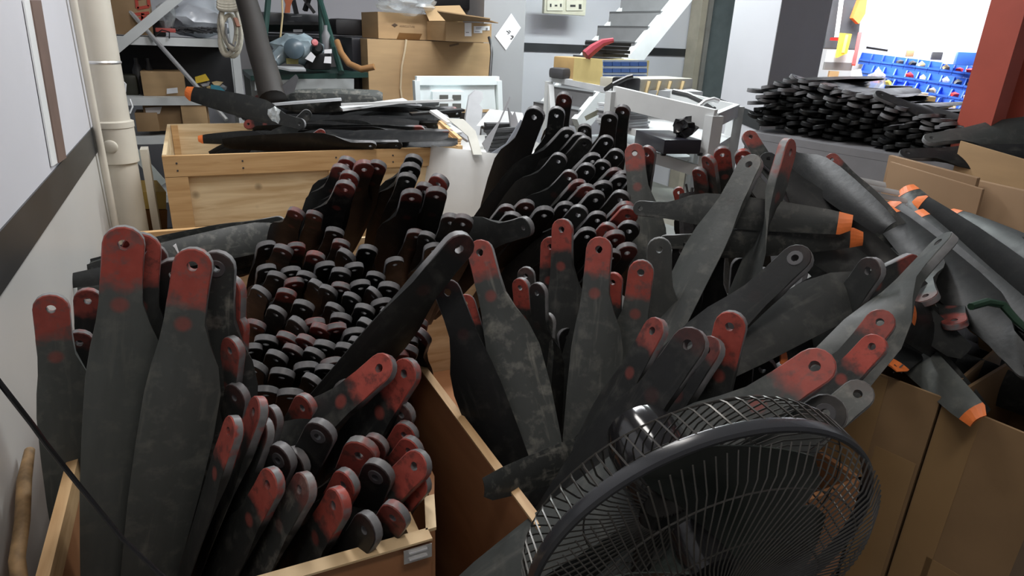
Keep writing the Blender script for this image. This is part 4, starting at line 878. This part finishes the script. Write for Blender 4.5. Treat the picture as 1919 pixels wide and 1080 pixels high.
for q in ((892, 51, 902, 52), (892, 53.5, 901, 54.5), (911, 52, 914, 56), (890, 59, 899, 60), (873, 60, 879, 61.5)):
    ob('print_line', MB().slab([f.at(q[0], q[3], .003), f.at(q[2], q[3], .003), f.at(q[2], q[1], .003), f.at(q[0], q[1], .003)], f.n * .0008), GREY, t)
tag(ob('plastic_bag', MB().blob(P(762, 6, 4.3), (.2, .13, .075), 3, 3, .16), FILM), 'crumpled clear plastic bag on top of the emblem carton', 'bag')
f, c = cbox(812, -12, 905, 14, 4.55, .3, 5); tag(ob('black_box', MB().hexa(c), BLK, bevel=.01), 'black box behind the open carton flaps', 'box')
t = ob('power_cable', MB().tube([P(917, 70, 4.12), P(921, 84, 4.1), P(922, 100, 4.1), P(919, 140, 4.1), P(918, 200, 4.1)], .01, 8), BLK); tag(t, 'black cable hanging down beside the largest carton', 'cable')
# white moulded tray
f, c = cbox(780, 151, 934, 206, 3.85, .05, 4); t = thing('foam_tray', 'white moulded foam tray with four square holes, leaning on the largest carton', 'tray', (c[0] + c[1]) / 2)
ob('tray_back', MB().slab([f.at(786, 205), f.at(930, 205), f.at(926, 156), f.at(785, 156)], (0, .02, 0)), FOAM, t)
for a, b in (((780, 151), (934, 151)), ((934, 151), (936, 206)), ((780, 151), (783, 206))): ob('rim', MB().bar(f.at(*a), f.at(*b), .03, .05), FOAM, t)
ob('raised_block', MB().slab([f.at(808, 204, .002), f.at(866, 204, .002), f.at(866, 171, .002), f.at(808, 171, .002)], (0, -.03, 0)), FOAM, t)
for x in (820, 844):
    for y in (177, 193): ob('hole', MB().slab([f.at(x, y + 9, .034), f.at(x + 16, y + 9, .034), f.at(x + 16, y, .034), f.at(x, y, .034)], (0, -.002, 0)), mat('hole_dark', (.12, .12, .11), .7), t)
GRL = mat('light_grey_plastic', (.5, .52, .54), .45)
t = ob('plastic_cover', MB().prism([P(880, 290, 3.6), P(873, 222, 3.6), P(880, 180, 3.6), P(892, 169, 3.6), P(905, 172, 3.6), P(906, 185, 3.6), P(899, 196, 3.6), P(905, 204, 3.6), P(895, 290, 3.6)], (.0, .02, 0)), GRL); tag(t, 'light grey curved cover standing before the foam tray', 'cover')
t = ob('curved_strip', MB().prism([P(838, 222, 3.1), P(870, 224, 3.05), P(892, 246, 3.0), P(904, 290, 2.95), P(888, 290, 2.95), P(878, 256, 3.0), P(858, 238, 3.05)], (.0, .015, .0)), mat('cream_plastic', (.62, .62, .56), .4)); tag(t, 'cream curved strip bending over the corner of the pine crate', 'strip')
t = thing('wooden_trestle', 'short wooden trestle tipped over the pine crate corner', 'trestle', P(840, 260, 3.2))
for a, b in (((824, 230), (862, 264)), ((826, 236), (828, 272)), ((828, 240), (860, 272))): ob('trestle_bar', MB().bar(P(*a, 3.25), P(*b, 3.2), .025), PINE, t)
for k, (x, y, m, lab) in enumerate(((846, 238, WPLAST, 'white plastic piece lying in the tipped wooden trestle'), (868, 252, GREY, 'grey plastic piece beside the tipped wooden trestle'), (830, 218, WPLAST, 'thin white plate at the edge of the pine crate heap'))):
    t = ob('plastic_piece', MB().bar(P(x - 18, y - 10, 3.3), P(x + 14, y + 12, 3.25), .05, .012), m); tag(t, lab, 'plastic piece')
for k, (a, b, lab) in enumerate((((505, 196, 3.4), (640, 186, 3.5), 'whitish strip across the pine crate heap'), ((640, 204, 3.4), (760, 188, 3.5), 'pale flat plate on the pine crate heap near the largest carton'), ((770, 214, 3.3), (868, 206, 3.4), 'black bar lying before the foam tray'), ((640, 196, 3.35), (850, 188, 3.4), 'thin white rod across the heap before the foam tray'))):
    t = ob('flat_strip', MB().bar(P(*a), P(*b), (.05, .12, .06, .015)[k], .012), (GRL, WPLAST, BLK, WPLAST)[k]); tag(t, lab, 'strip')
t = ob('plastic_scrap', MB().blob(P(515, 215, 2.85), (.022, .02, .032), 9, 2, .4), FILM); tag(t, 'crumpled clear scrap on the sloping orange-tipped blade', 'scrap')
# white sack
sk = thing('woven_sack', 'white woven sack bulging beside the pine crate, grey pieces in its mouth', 'sack', (1.33, 3.25, 0))
cx_, cy_ = P(940, 330, 3.1).x, P(940, 330, 3.1).y + .22
zt_ = P(940, 296, 3.0).z
prof = [(.30, 0), (.34, .1), (.335, .35), (.35, .55), (.325, .7), (.30, zt_ - .02), (.285, zt_ + .02), (.27, zt_ - .03), (.0, zt_ - .08)]
mb = MB(); mb.lathe(prof, (cx_, cy_, 0), n=48); q = random.Random(4)
mb.v = [V((p.x + .012 * math.sin(p.z * 40 + p.y * 9) + .01 * math.sin(p.x * 30), p.y + .012 * math.sin(p.z * 33 + p.x * 11), p.z + (.012 * math.sin(9 * p.x + 4 * p.y) if p.z > .5 else 0))) for p in mb.v]
sk.location = (cx_, cy_, 0); WL[sk.name] = V(sk.location); ob('sack_cloth', mb, SACK, sk, smooth=80)
for k, (pts, m, lab) in enumerate((
 ([(905, 270, 3.2), (938, 226, 3.2), (957, 182, 3.2), (955, 190, 3.2), (930, 246, 3.2), (914, 286, 3.2)], GREY, 'tall thin grey blade-like shard standing in the white sack'),
 ([(915, 292, 3.05), (950, 270, 3.05), (978, 225, 3.05), (985, 240, 3.05), (965, 282, 3.05), (940, 296, 3.05)], mat('slate', (.13, .14, .16), .5), 'slate-grey plate leaning in the mouth of the white sack'),
 ([(958, 238, 3.25), (953, 202, 3.25), (962, 218, 3.25), (966, 210, 3.25), (973, 236, 3.25)], GREY, 'jagged grey scrap between the shard and the tallest black blade'),
 ([(895, 236, 3.4), (920, 205, 3.4), (980, 212, 3.4), (985, 232, 3.4), (930, 240, 3.4)], WPLAST, 'white film spread over the back of the white sack'))):
    t = ob('scrap_plate', MB().prism([P(*p) for p in pts], (0, .012, 0)), m); tag(t, lab, 'scrap')
for k in range(9):
    y = 228 + k * 6.5; t = ob('dark_scrap', MB().bar(P(905 + rnd.uniform(0, 15), y + 5, 3.3), P(965 + rnd.uniform(-10, 15), y + rnd.uniform(-6, 6), 3.35), .05, .014), rnd.choice((BLK, DGREY, DGREY, GREY))); tag(t, 'dark scrap strip heaped in the white sack', 'scrap', 'dark scraps in the white sack')
# ------------------------------------------------------------------ table and cart with batteries
t = thing('steel_table', 'pale metal table under the battery packs, before the staircase', 'table', P(1150, 200, 3.6)); t.location.z = 0; WL[t.name] = V(t.location)
tq = [P(1030, 142, 3.72), P(1160, 168, 3.3), P(1318, 172, 3.5), P(1190, 140, 4.0)]
zt_ = sum(p.z for p in tq) / 4
ob('table_top', MB().slab(tq, (0, 0, -.03)), GRL, t)
for p in tq: ob('leg', MB().bar((p.x, p.y, 0), (p.x, p.y, p.z - .031), .035), WHITEM, t)
ob('side_rail', MB().bar(P(1032, 160, 3.7), P(1036, 225, 3.7), .03), WHITEM, t)
ob('brace', MB().bar(P(1185, 178, 3.5), P(1098, 222, 3.6), .025), mat('brace_olive', (.2, .2, .15), .5), t)
ob('lower_shelf', MB().slab([p + V((0, 0, -.35)) for p in tq], (0, 0, -.02)), GRL, t)
f, c = cbox(1128, 112, 1212, 163, 3.42, .22, 14); t = thing('battery_pack', 'blue-celled battery pack with tan side on the metal table', 'battery', c[0])
ob('shell', MB().hexa(c), mat('pack_tan', (.58, .47, .2), .5), t)
for r_ in range(4):
    for k in range(5):
        x0 = 1130 + k * 16.4; y0 = 116 + r_ * 12.3
        ob('cell', MB().slab([f.at(x0, y0 + 7.5, .001), f.at(x0 + 15, y0 + 7.5 + .3, .001), f.at(x0 + 15, y0 + .3, .001), f.at(x0, y0, .001)], f.n * .008), mat('cell_blue', (.05, .13, .42), .35), t)
for r_ in range(5):
    y0 = 112 + r_ * 12.3; ob('strip', MB().slab([f.at(1129, y0 + 4, .001), f.at(1211, y0 + 4.5, .001), f.at(1211, y0 + .5, .001), f.at(1129, y0, .001)], f.n * .006), mat('pale_blue', (.45, .53, .66), .4), t)
f, c = cbox(1081, 108, 1112, 154, 3.6, .2, 14); tag(ob('taped_pack', MB().hexa(c), mat('pack_brown', (.45, .3, .13), .4), bevel=.01), 'brown taped battery block beside the blue-celled pack', 'battery')
f, c = cbox(1054, 128, 1081, 149, 3.6, .12, 14); tag(ob('black_block', MB().hexa(c), DGREY, bevel=.02), 'rounded black block at the end of the metal table', 'block')
f, c = cbox(1133, 78, 1178, 107, 3.5, .18, 10); t = thing('black_case', 'black ridged case lying on the blue-celled battery pack', 'case', c[0])
for k in range(4):
    a, b = [v.lerp(w_, k / 4) for v, w_ in zip(c[:4], c[4:])], [v.lerp(w_, (k + .85) / 4) for v, w_ in zip(c[:4], c[4:])]
    off = V((.01 * (k % 2), 0, 0)); ob('case_layer', MB().hexa([p + off for p in a] + [p + off for p in b]), BLK, t)
tag(ob('red_glove', MB().tube([P(1098, 104, 3.45), P(1112, 92, 3.45), P(1130, 80, 3.45), P(1150, 75, 3.45)], [.03, .028, .02, .012], 8), mat('crimson', (.32, .03, .05), .6)), 'crimson and white wrapped cable on the battery packs', 'cable')
t = thing('battery_pack', 'flat taped battery pack with yellow straps on the table corner', 'battery', P(1240, 165, 3.3)); f, c = cbox(1176, 148, 1296, 180, 3.28, .2, 14)
ob('pack_body', MB().hexa(c), mat('pack_pale', (.45, .43, .36), .4), t, bevel=.01)
for x in (1206, 1226, 1246, 1270): ob('strap', MB().bar(f.at(x, 180, .004), f.at(x + 9, 152, .004), .03, .008), TAN, t)
f, c2_ = cbox(1172, 146, 1200, 176, 3.22, .1, 14); ob('end_cap', MB().hexa(c2_), BLK, t, bevel=.015)
tag(ob('black_cable', MB().tube([P(1135, 168, 3.25), P(1150, 158, 3.2), P(1175, 146, 3.2), P(1186, 143, 3.2)], .012, 8), BLK), 'thick black lead curling from the flat battery pack', 'cable')
tag(ob('black_cable', MB().tube([P(1262, 172, 3.2), P(1290, 178, 3.15), P(1320, 192, 3.1), P(1338, 205, 3.05)], .014, 8), BLK), 'black lead trailing from the strapped pack towards the column', 'cable')
tag(ob('chrome_hoop', MB().tube([P(1302, 206, 3.0), P(1322, 190, 3.0), P(1338, 186, 3.0), P(1348, 190, 3.0)], .011, 8), STEEL), 'bent chrome hoop at the end of the cart', 'hoop')
t = thing('white_cart', 'white metal cart with side rails and a black device on its shelf', 'cart', P(1240, 300, 2.95)); t.location.z = 0; WL[t.name] = V(t.location)
A, B = P(1150, 180, 3.05), P(1338, 226, 2.75); bk = V((.45, .35, 0))
ob('top_rail', MB().bar(A, B, .03, .09), WHITEM, t); ob('top_rail', MB().bar(A + bk, B + bk, .03, .06), WHITEM, t); ob('top_rail', MB().bar(B, B + bk, .03, .06), WHITEM, t)
for p in (A, B, A + bk, B + bk): ob('post', MB().bar((p.x, p.y, 0), (p.x, p.y, p.z + .02), .06, .05), WHITEM, t)
zz = P(1310, 282, 2.78).z
S0, S1 = V((A.x, A.y, zz + .06)), V((B.x, B.y, zz))
ob('shelf', MB().slab([S0, S1, S1 + bk, S0 + bk], (0, 0, -.03)), WHITEM, t); ob('shelf_rail', MB().bar(S0 + V((0, 0, -.1)), S1 + V((0, 0, -.1)), .02, .05), WHITEM, t)
ob('shelf', MB().slab([S0 + V((0, 0, -.35)), S1 + V((0, 0, -.35)), S1 + bk + V((0, 0, -.35)), S0 + bk + V((0, 0, -.35))], (0, 0, -.03)), mat('shelf_pale', (.75, .78, .7), .4), t)
f, c = cbox(1243, 262, 1312, 289, 2.72, .3, -12)
t = thing('black_device', 'flat black device with feet on the cart shelf', 'device', (c[0] + c[1]) / 2); ob('device_body', MB().hexa(c), mat('device_black', (.02, .02, .028), .3), t, bevel=.004)
for a in (c[0], c[1]): ob('foot', MB().lathe([(0, -.012), (.012, -.012), (.012, 0), (0, 0)], a + (c[2] - c[0]) * .12 , n=10), BLK, t)
tag(ob('black_motor', MB().blob(P(1283, 238, 2.78), (.045, .04, .04), 12, 2, .35), BLKG), 'small lumpy black motor sitting on the flat black device', 'motor')
t = thing('paper_stack', 'stack of grey and white booklets on the cart, beside the black device', 'stack', P(1195, 236, 3.0))
for k in range(9):
    f, c = cbox(1176 + rnd.uniform(-3, 3), 200 + k * 5, 1216 + rnd.uniform(-3, 3), 204.3 + k * 5, 3.02, .2, 12); ob('booklet', MB().hexa(c), rnd.choice((GREY, GRL, GREY)), t)
# ------------------------------------------------------------------ rack by the drain pipe
t = thing('white_rack', 'white slotted-angle rack with crossed braces behind the pine crate', 'rack', P(330, 250, 4.0)); t.location.z = 0; WL[t.name] = V(t.location)
fr = Face(330, 250, 3.95)
xl, xr = fr.at(205, 180).x, fr.at(447, 120).x; yf = fr.o.y; yb = yf + .45
for x in (xl, xr - .03):
    for y in (yf, yb): ob('post', MB().box((x, y, 0), (x + .045, y + .04, 2.4)), WHITEM, t)
for py in (70, 183, 256):
    z = fr.at(300, py).z; ob('shelf', MB().box((xl + .046, yf + .002, z - .045), (xr - .031, yb, z)), WHITEM, t)
for z in (.5, .12): ob('shelf', MB().box((xl + .046, yf + .002, z - .045), (xr - .031, yb, z)), WHITEM, t)
ob('brace', MB().bar(fr.at(338, -8, .012), fr.at(214, 95, .012),   .05, .008, (0, 1, 0)), WHITEM, t)
ob('brace', MB().bar(fr.at(238, 268, .012), fr.at(306, 345, .012), .055, .008, (0, 1, 0)), mat('brace_pale', (.5, .54, .52), .4), t)
RK = yf
def shelfbox(x0, y0, x1, y1, inset, dep_, m, label, cat='box', name='small_carton', bev=.003):
    f = Face(330, 250, 3.95); f.o = f.o + V((0, inset, 0)); a = f.at(x0, y1); b = f.at(x1, y1); z = f.at(x0, y0).z
    o = ob(name, MB().box((a.x, a.y, a.z), (b.x, a.y + dep_, z)), m, bevel=bev); return tag(o, label, cat), f
o, f = shelfbox(206, -20, 288, 64, .06, .3, CARD2, 'brown carton with red characters on the upper shelf of the rack', 'box', 'printed_carton')
for a, b in (((256, -2), (278, -5)), ((256, -2), (258, 16)), ((258, 16), (280, 12)), ((278, -5), (280, 12)), ((254, 27), (280, 24)), ((268, 25), (268, 42)), ((268, 31), (260, 38)), ((272, 29), (277, 33))):
    c = ob('red_character_stroke', MB().bar(f.at(*a, .002), f.at(*b, .002), .016, .002, (0, 1, 0)), REDINK, o)
shelfbox(270, 134, 350, 180, .1, .25, CARD, 'tan carton with white label on the middle shelf of the rack')
_, f = shelfbox(275, 196, 396, 246, .05, .3, CARD2, 'wide brown carton on the lower shelf of the rack')
tag(ob('paper_label', MB().slab([f.at(275, 216, .002), f.at(300, 213, .002), f.at(304, 200, .002), f.at(272, 202, .002)], (0, -.002, 0)), PAPER), 'white slip lying against the wide brown carton', 'paper')
shelfbox(258, 212, 300, 247, .02, .2, CARD2, 'small brown carton next to the wide one on the lower shelf')
shelfbox(345, 195, 392, 244, .01, .03, CARD, 'lighter cardboard panel in front of the wide brown carton')
f = Face(330, 250, 3.95); f.o = f.o + V((0, .09, 0)); tag(ob('white_label', MB().slab([f.at(313, 176, .004), f.at(334, 174, .004), f.at(333, 164, .004), f.at(313, 166, .004)], (0, -.002, 0)), PAPER), 'white sticker on the tan carton of the rack', 'sticker')
tag(ob('plastic_bag', MB().blob(fr.at(375, 32, -.2), (.2, .13, .11), 21, 3, .14), mat('cloudy_film', (.62, .66, .72), .25, var=.15, trans=.2)), 'big cloudy plastic bag on the upper shelf of the rack', 'bag')
tag(ob('plastic_bag', MB().blob(fr.at(313, 30, -.1), (.05, .05, .08), 22, 2, .2), FILM), 'small clear bag beside the big cloudy one', 'bag')
shelfbox(288, 38, 312, 68, .1, .1, BLK, 'black gadget on the upper shelf between carton and bags', 'gadget', 'black_gadget', .01)
shelfbox(292, 52, 330, 60, .04, .06, mat('dull_red', (.35, .06, .05), .5), 'red handled tool lying on the upper shelf', 'tool', 'red_tool', .006)
mb = MB()
for k in range(14):
    c = fr.at(rnd.uniform(335, 405), 60, -.08); r_ = rnd.uniform(.03, .07)
    mb.tube([c + V((r_ * math.cos(q_ * .7 + k) * 1.4, r_ * .6 * math.sin(q_ * .7 + k), .01 + .015 * math.sin(q_ * 1.3 + k))) for q_ in range(10)], .004, 5)
t = ob('wire_tangle', mb, DGREY); tag(t, 'tangle of dark wires in front of the cloudy bag on the rack', 'wires', None, 'stuff')
tag(ob('loose_wire', MB().tube([fr.at(290, 74, .01), fr.at(294, 64, .015), fr.at(304, 56, .01), fr.at(318, 60, .01), fr.at(318, 72, .015)], .004, 6), BLK), 'thin black wire drooping over the upper shelf edge', 'wire')
shelfbox(215, 78, 440, 176, .36, .04, mat('rack_dark', (.016, .016, .018), .6), 'dark backing panel at the middle shelf of the rack', 'panel', 'back_panel')
shelfbox(232, 140, 262, 180, .15, .15, mat('murky_green', (.03, .03, .02), .5), 'murky dark canister at the end of the middle shelf', 'canister', 'canister', .02)
for k, (x, y, rr, m, lab) in enumerate(((283, 120, .022, DGREY, 'slim grey bottle behind the tan carton'), (256, 95, .03, DGREY, 'dark bottle on the middle shelf next to the pipe'))):
    p = fr.at(x, y + 58, -.25); tag(ob('bottle', MB().lathe([(rr, 0), (rr, .14), (rr * .4, .18), (rr * .4, .21), (0, .21)], (p.x, p.y, fr.at(300, 183).z), n=16), m), lab, 'bottle')
tag(ob('yellow_packet', MB().slab([fr.at(368, 158, -.06), fr.at(394, 152, -.06), fr.at(386, 140, -.06), fr.at(366, 146, -.06)], (.0, .03, .0)), YEL), 'yellow packet on the middle shelf beside the tan carton', 'packet')
tag(ob('blue_packet', MB().slab([fr.at(396, 172, -.04), fr.at(432, 180, -.04), fr.at(412, 162, -.04), fr.at(396, 160, -.04)], (.0, .03, .0)), mat('teal', (.05, .25, .33), .4)), 'teal packet on the middle shelf near the rack post', 'packet')
for k in range(5):
    tag(ob('small_packet', MB().blob(fr.at(372 + k * 12, 168 - (k % 2) * 8, -.1), (.03, .03, .02), 40 + k, 1, .3), rnd.choice((GRL, GREY, TAN))), 'small packet in the clutter of the middle shelf', 'packet', 'small packets on the middle shelf')
t = ob('coiled_wire', MB().tube([P(228, 150, 3.5), P(236, 158, 3.5), P(235, 172, 3.5), P(229, 180, 3.5)], .005, 6).tube([P(228, 214, 3.5), P(244, 212, 3.5), P(249, 200, 3.5), P(244, 186, 3.5)], .005, 6), WPLAST); tag(t, 'white wire loops poking out beside the drain pipe', 'wire')
# chrome pole
t = ob('chrome_pole', MB().tube([P(214, -12, 3.7), P(425, 225, 3.75)], .013, 10), STEEL); tag(t, 'long chrome pole slanting in front of the white rack', 'pole')
# rope
t = thing('coiled_rope', 'white rope coil hung on the rack post', 'rope', P(430, 108, 3.75))
def loop(pts, d, r=.0125): return MB().tube([P(x, y, d + e) for x, y, e in pts], r, 8)
def oval(cx, cy, rx, ry, d, a0=0, a1=2 * math.pi, n=26, tilt=0): return [(cx + rx * math.cos(a0 + (a1 - a0) * k / n) + tilt * math.sin(a0 + (a1 - a0) * k / n), cy + ry * math.sin(a0 + (a1 - a0) * k / n), .02 * math.sin(3 * k / n)) for k in range(n + 1)]
for args in ((432, 58, 20, 48, 3.75, 4), (428, 66, 15, 38, 3.72, -3), (434, 50, 17, 44, 3.70, 6)): ob('rope_loop', loop(oval(args[0], args[1], args[2], args[3], args[4], tilt=args[5]), args[4]), ROPE, t)
for k in range(3): ob('rope_wrap', loop(oval(430, 4 + k * 5, 20, 5, 3.68), 3.68), ROPE, t)
ob('copper_clip', MB().bar(P(441, 34, 3.68), P(447, 50, 3.68), .02, .012), mat('copper', (.45, .2, .13), .4), t)
tag(ob('grey_string', MB().tube([P(424, 45, 3.67), P(424, 62, 3.66), P(430, 80, 3.66), P(440, 87, 3.66), P(442, 78, 3.66)], .006, 6), GREY), 'thin grey cord looped inside the rope coil', 'string')
# dark curved hose
t = ob('suction_hose', MB().tube([P(458, -15, 3.55), P(474, 40, 3.55), P(485, 90, 3.5), P(498, 130, 3.45), P(512, 185, 3.4)], [.055, .06, .062, .065, .07], 16), mat('hose_dark', (.035, .031, .028), .6)); tag(t, 'thick dark hose bending down behind the pine crate', 'hose')
tag(ob('folded_blade_tip', MB().prism([P(513, 175, 3.4), P(556, 140, 3.4), P(560, 146, 3.4), P(552, 172, 3.4), P(540, 178, 3.4)], (0, .03, 0)), DGREY), 'upturned dark plate at the foot of the thick hose', 'plate')
# rear work table with tripod, sprayer, bags
wt = thing('work_table', 'green-topped table behind the pine crate with motor and tripod on it', 'table', P(590, 150, 4.3)); wt.location.z = 0; WL[wt.name] = V(wt.location)
a, b = P(470, 142, 4.1), P(690, 136, 4.15); bk = V((0, .7, 0))
ob('table_top', MB().slab([a, b, b + bk, a + bk], (0, 0, -.03)), GREEN, wt)
ob('apron', MB().slab([P(478, 148, 4.12), P(664, 148, 4.14), P(664, 168, 4.14), P(478, 170, 4.12)], (0, .02, 0)), mat('apron_grey', (.34, .36, .36), .5), wt)
for p in (P(478, 148, 4.15), P(654, 150, 4.17)):
    ob('leg', MB().bar((p.x, p.y + .03, 0), (p.x, p.y + .03, p.z - .01), .05), mat('apron_grey', (.34, .36, .36)), wt)
    ob('leg', MB().bar((p.x, p.y + .6, 0), (p.x, p.y + .6, p.z - .01), .05), mat('apron_grey', (.34, .36, .36)), wt)
f, c = cbox(494, 22, 610, 60, 4.45, .25, 4); t = thing('printer', 'flat black printer-like machine behind the tripod', 'machine', c[0]); ob('machine_body', MB().hexa(c), mat('machine_black', (.02, .021, .026), .35), t, bevel=.01)
ob('front_tray', MB().slab([f.at(498, 58, .004), f.at(608, 58, .004), f.at(608, 47, .06), f.at(498, 46, .06)], (0, 0, .02)), BLK, t)
letters('......', f, 538, 40, 8, t, GREY); ob('badge', MB().slab([f.at(546, 60, .07), f.at(563, 60, .07), f.at(563, 55, .07), f.at(546, 55, .07)], (0, -.003, 0)), GREY, t)
ob('print_line', MB().bar(f.at(546, 31, .002), f.at(566, 30, .002), .002, .006), GREY, t)
f, c = cbox(630, 34, 692, 66, 4.5, .25, 4); tag(ob('camera_case', MB().hexa(c), mat('case_black', (.013, .011, .012), .6), bevel=.03), 'rounded black soft case left of the emblem carton', 'case')
f, c = cbox(480, 66, 692, 74, 4.6, .3, 2); tag(ob('wall_shelf', MB().hexa(c), GREY), 'grey shelf board carrying the printer-like machine and soft case', 'shelf')
t = thing('tripod', 'dark green tripod spreading its legs over the green-topped table', 'tripod', P(600, 140, 4.2))
for a, b in (((594, -20, 4.3), (640, 136, 4.1)), ((600, -20, 4.4), (606, 110, 4.5)), ((505, -20, 4.3), (492, 120, 4.2))): ob('leg', MB().tube([P(*a), P(*b)], .02, 8), GREEN, t)
ob('head', MB().bar(P(560, -25, 4.35), P(610, -25, 4.35), .06), BLK, t)
for a, b in (((550, 0, 4.35), (556, 26, 4.4)), ((566, -8, 4.35), (590, 24, 4.4)), ((580, -5, 4.35), (572, 20, 4.4))): ob('strut', MB().bar(P(*a), P(*b), .03, .02), BLK, t)
tag(ob('orange_wrench', MB().prism([P(532, -5, 4.3), P(552, -8, 4.3), P(545, 12, 4.3), P(544, 24, 4.3), P(534, 24, 4.3), P(536, 8, 4.3)], (0, .02, 0)), mat('rust_orange', (.45, .13, .06), .5)), 'rust-orange tool hanging behind the tripod', 'tool')
tag(ob('pale_cord', MB().tube([P(529, -10, 4.2), P(530, 30, 4.2), P(527, 60, 4.2), P(524, 90, 4.2)], .006, 6), TAN), 'pale cord hanging down beside the tripod', 'cord')
t = thing('wrapped_motor', 'motor wrapped in clear bluish plastic on the green-topped table', 'motor', P(560, 118, 4.1))
ob('wrapping', MB().blob(P(560, 92, 4.15), (.15, .1, .095), 31, 3, .13), mat('blue_film', (.45, .56, .62), .15, var=.25, vscale=14, trans=.35), t)
ob('motor_core', MB().lathe([(0, -.05), (.05, -.05), (.06, -.03), (.06, .03), (.03, .05), (0, .05)], P(552, 92, 4.02), (-.2, -1, .1), 20), mat('motor_blue', (.10, .14, .17), .3), t)
ob('film_end', MB().tube([P(540, 95, 4.1), P(522, 108, 4.08), P(514, 118, 4.05)], [.06, .045, .03], 10), mat('blue_film', (.45, .56, .62)), t)
tag(ob('red_capped_pump', MB().lathe([(0, 0), (.035, 0), (.035, .08), (.02, .1), (0, .1)], P(592, 92, 4.1), (0, -1, .1), 16), BLK), 'black pump beside the wrapped motor', 'pump')
tag(ob('red_cap', MB().lathe([(0, .02), (.018, .018), (.022, .0), (0, 0)], P(590, 80, 3.98), (0, -1, .2), 16), mat('pink_red', (.6, .16, .17), .4)), 'round pinkish-red cap above the black pump', 'canister')  # a red cap by the pump
f, c = cbox(580, 98, 622, 131, 4.12, .15, 6); tag(ob('tool_pouch', MB().hexa(c), BLK, bevel=.015), 'black pouch with paper tags on the green-topped table', 'pouch')
for k, (q, lab) in enumerate((([(572, 110), (583, 97), (592, 106), (586, 117)], 'crumpled white tag beside the wrapped motor'), ([(607, 118), (621, 119), (621, 106), (609, 106)], 'square white tag on the black pouch'), ([(608, 100), (622, 100), (622, 92), (608, 93)], 'white strip above the square white tag'))):
    tag(ob('paper_tag', MB().slab([P(x, y, 4.0) for x, y in q], (0, -.004, 0)), PAPER), lab, 'tag')
tag(ob('yellow_sponge', MB().box(tuple(P(538, 120, 4.05)), tuple(P(560, 110, 4.05) + V((.0, .05, 0)))), mat('dull_yellow', (.42, .38, .15), .7)), 'dull yellow sponge under the wrapped motor', 'sponge')
tag(ob('grey_tray', MB().slab([P(512, 127, 4.05), P(545, 134, 4.02), P(574, 134, 4.02), P(570, 129, 4.05)], (0, 0, .012)), GRL), 'flat grey strip on the green-topped table edge', 'strip')
tag(ob('bottle', MB().lathe([(.025, 0), (.028, .1), (.012, .13), (.012, .16), (0, .16)], P(613, 97, 4.2), (0, 0, 1), 16), GREY), 'grey bottle standing behind the black pouch', 'bottle')
t = ob('brown_hose', MB().tube([P(632, 78, 4.1), P(640, 100, 4.05), P(655, 120, 4.0), P(678, 130, 3.98), P(702, 125, 3.97)], .02, 10), BROWNH); tag(t, 'brown hose looping from the tripod to the largest carton', 'hose')
f, c = cbox(664, 70, 696, 185, 4.35, .4, 5); tag(ob('black_cabinet', MB().hexa(c), mat('cabinet_black', (.012, .012, .016), .3), bevel=.02), 'tall black cabinet squeezed beside the largest carton', 'cabinet')
# ------------------------------------------------------------------ near the wall
t = ob('black_cable', MB().tube([P(-40, 665, .62), P(0, 718, .63), P(60, 795, .66), P(85, 830, .68), P(150, 912, .71), P(230, 1010, .73), P(310, 1085, .75), P(360, 1130, .76)], .0028, 8), BLKG); tag(t, 'thin black cable slanting down across the blades by the wall', 'cable')
t = ob('wooden_stick', MB().tube([PX(56, 845, -.365), PX(46, 900, -.36), PX(42, 980, -.355), PX(32, 1050, -.35), PX(40, 1110, -.345)], [.009, .012, .012, .012, .012], 10), mat('old_stick', (.24, .15, .07), .7, var=.4, vscale=40)); tag(t, 'rough wooden stick leaning between the white wall and the long crate', 'stick')
t = ob('paper_scrap', MB().prism([P(290, 500, 2.0), P(300, 474, 2.0), P(330, 458, 2.0), P(336, 474, 2.0), P(318, 480, 2.0)], (0, .01, 0)), PAPER); tag(t, 'torn white scrap behind the red-headed blades in the long crate', 'scrap')
t = ob('frayed_bundle', MB().tube([P(1296, 440, 1.7), P(1292, 395, 1.7), P(1288, 362, 1.7)], [.03, .026, .02], 7).tube([P(1290, 365, 1.7), P(1286, 345, 1.7)], .003, 5).tube([P(1296, 365, 1.7), P(1298, 352, 1.7)], .004, 5), mat('frayed_black', (.02, .018, .018), .9, bump=.8, vscale=50)); tag(t, 'frayed black bundle tied on the crosswise blade', 'bundle')
t = ob('green_cable', MB().tube([P(1820, 575, 1.4), P(1850, 566, 1.42), P(1880, 572, 1.42), P(1905, 600, 1.4), P(1940, 632, 1.38)], [.008, .009, .009, .008, .006], 8), mat('cable_green', (.02, .05, .03), .35)); tag(t, 'dark green cable looping over the blades in the box', 'cable')

bpy.context.view_layer.update()
mi = XB.matrix_world.inverted(); mb = MB(); zc_ = (XB.matrix_world @ V((-.01, .606, .0))); 
c_ = zc_ + (CAM - zc_).normalized() * .008; ux, uy = right * .011, up * .009
mb.bar(mi @ (c_ - ux - uy), mi @ (c_ + ux + uy), .003); mb.bar(mi @ (c_ - ux * .8 + uy), mi @ (c_ + ux * .8 - uy), .003)
me = bpy.data.meshes.new('ink_cross'); me.from_pydata(mb.v, [], mb.f); me.materials.append(INK); o = bpy.data.objects.new('ink_cross', me); COL.objects.link(o); o.parent = XB
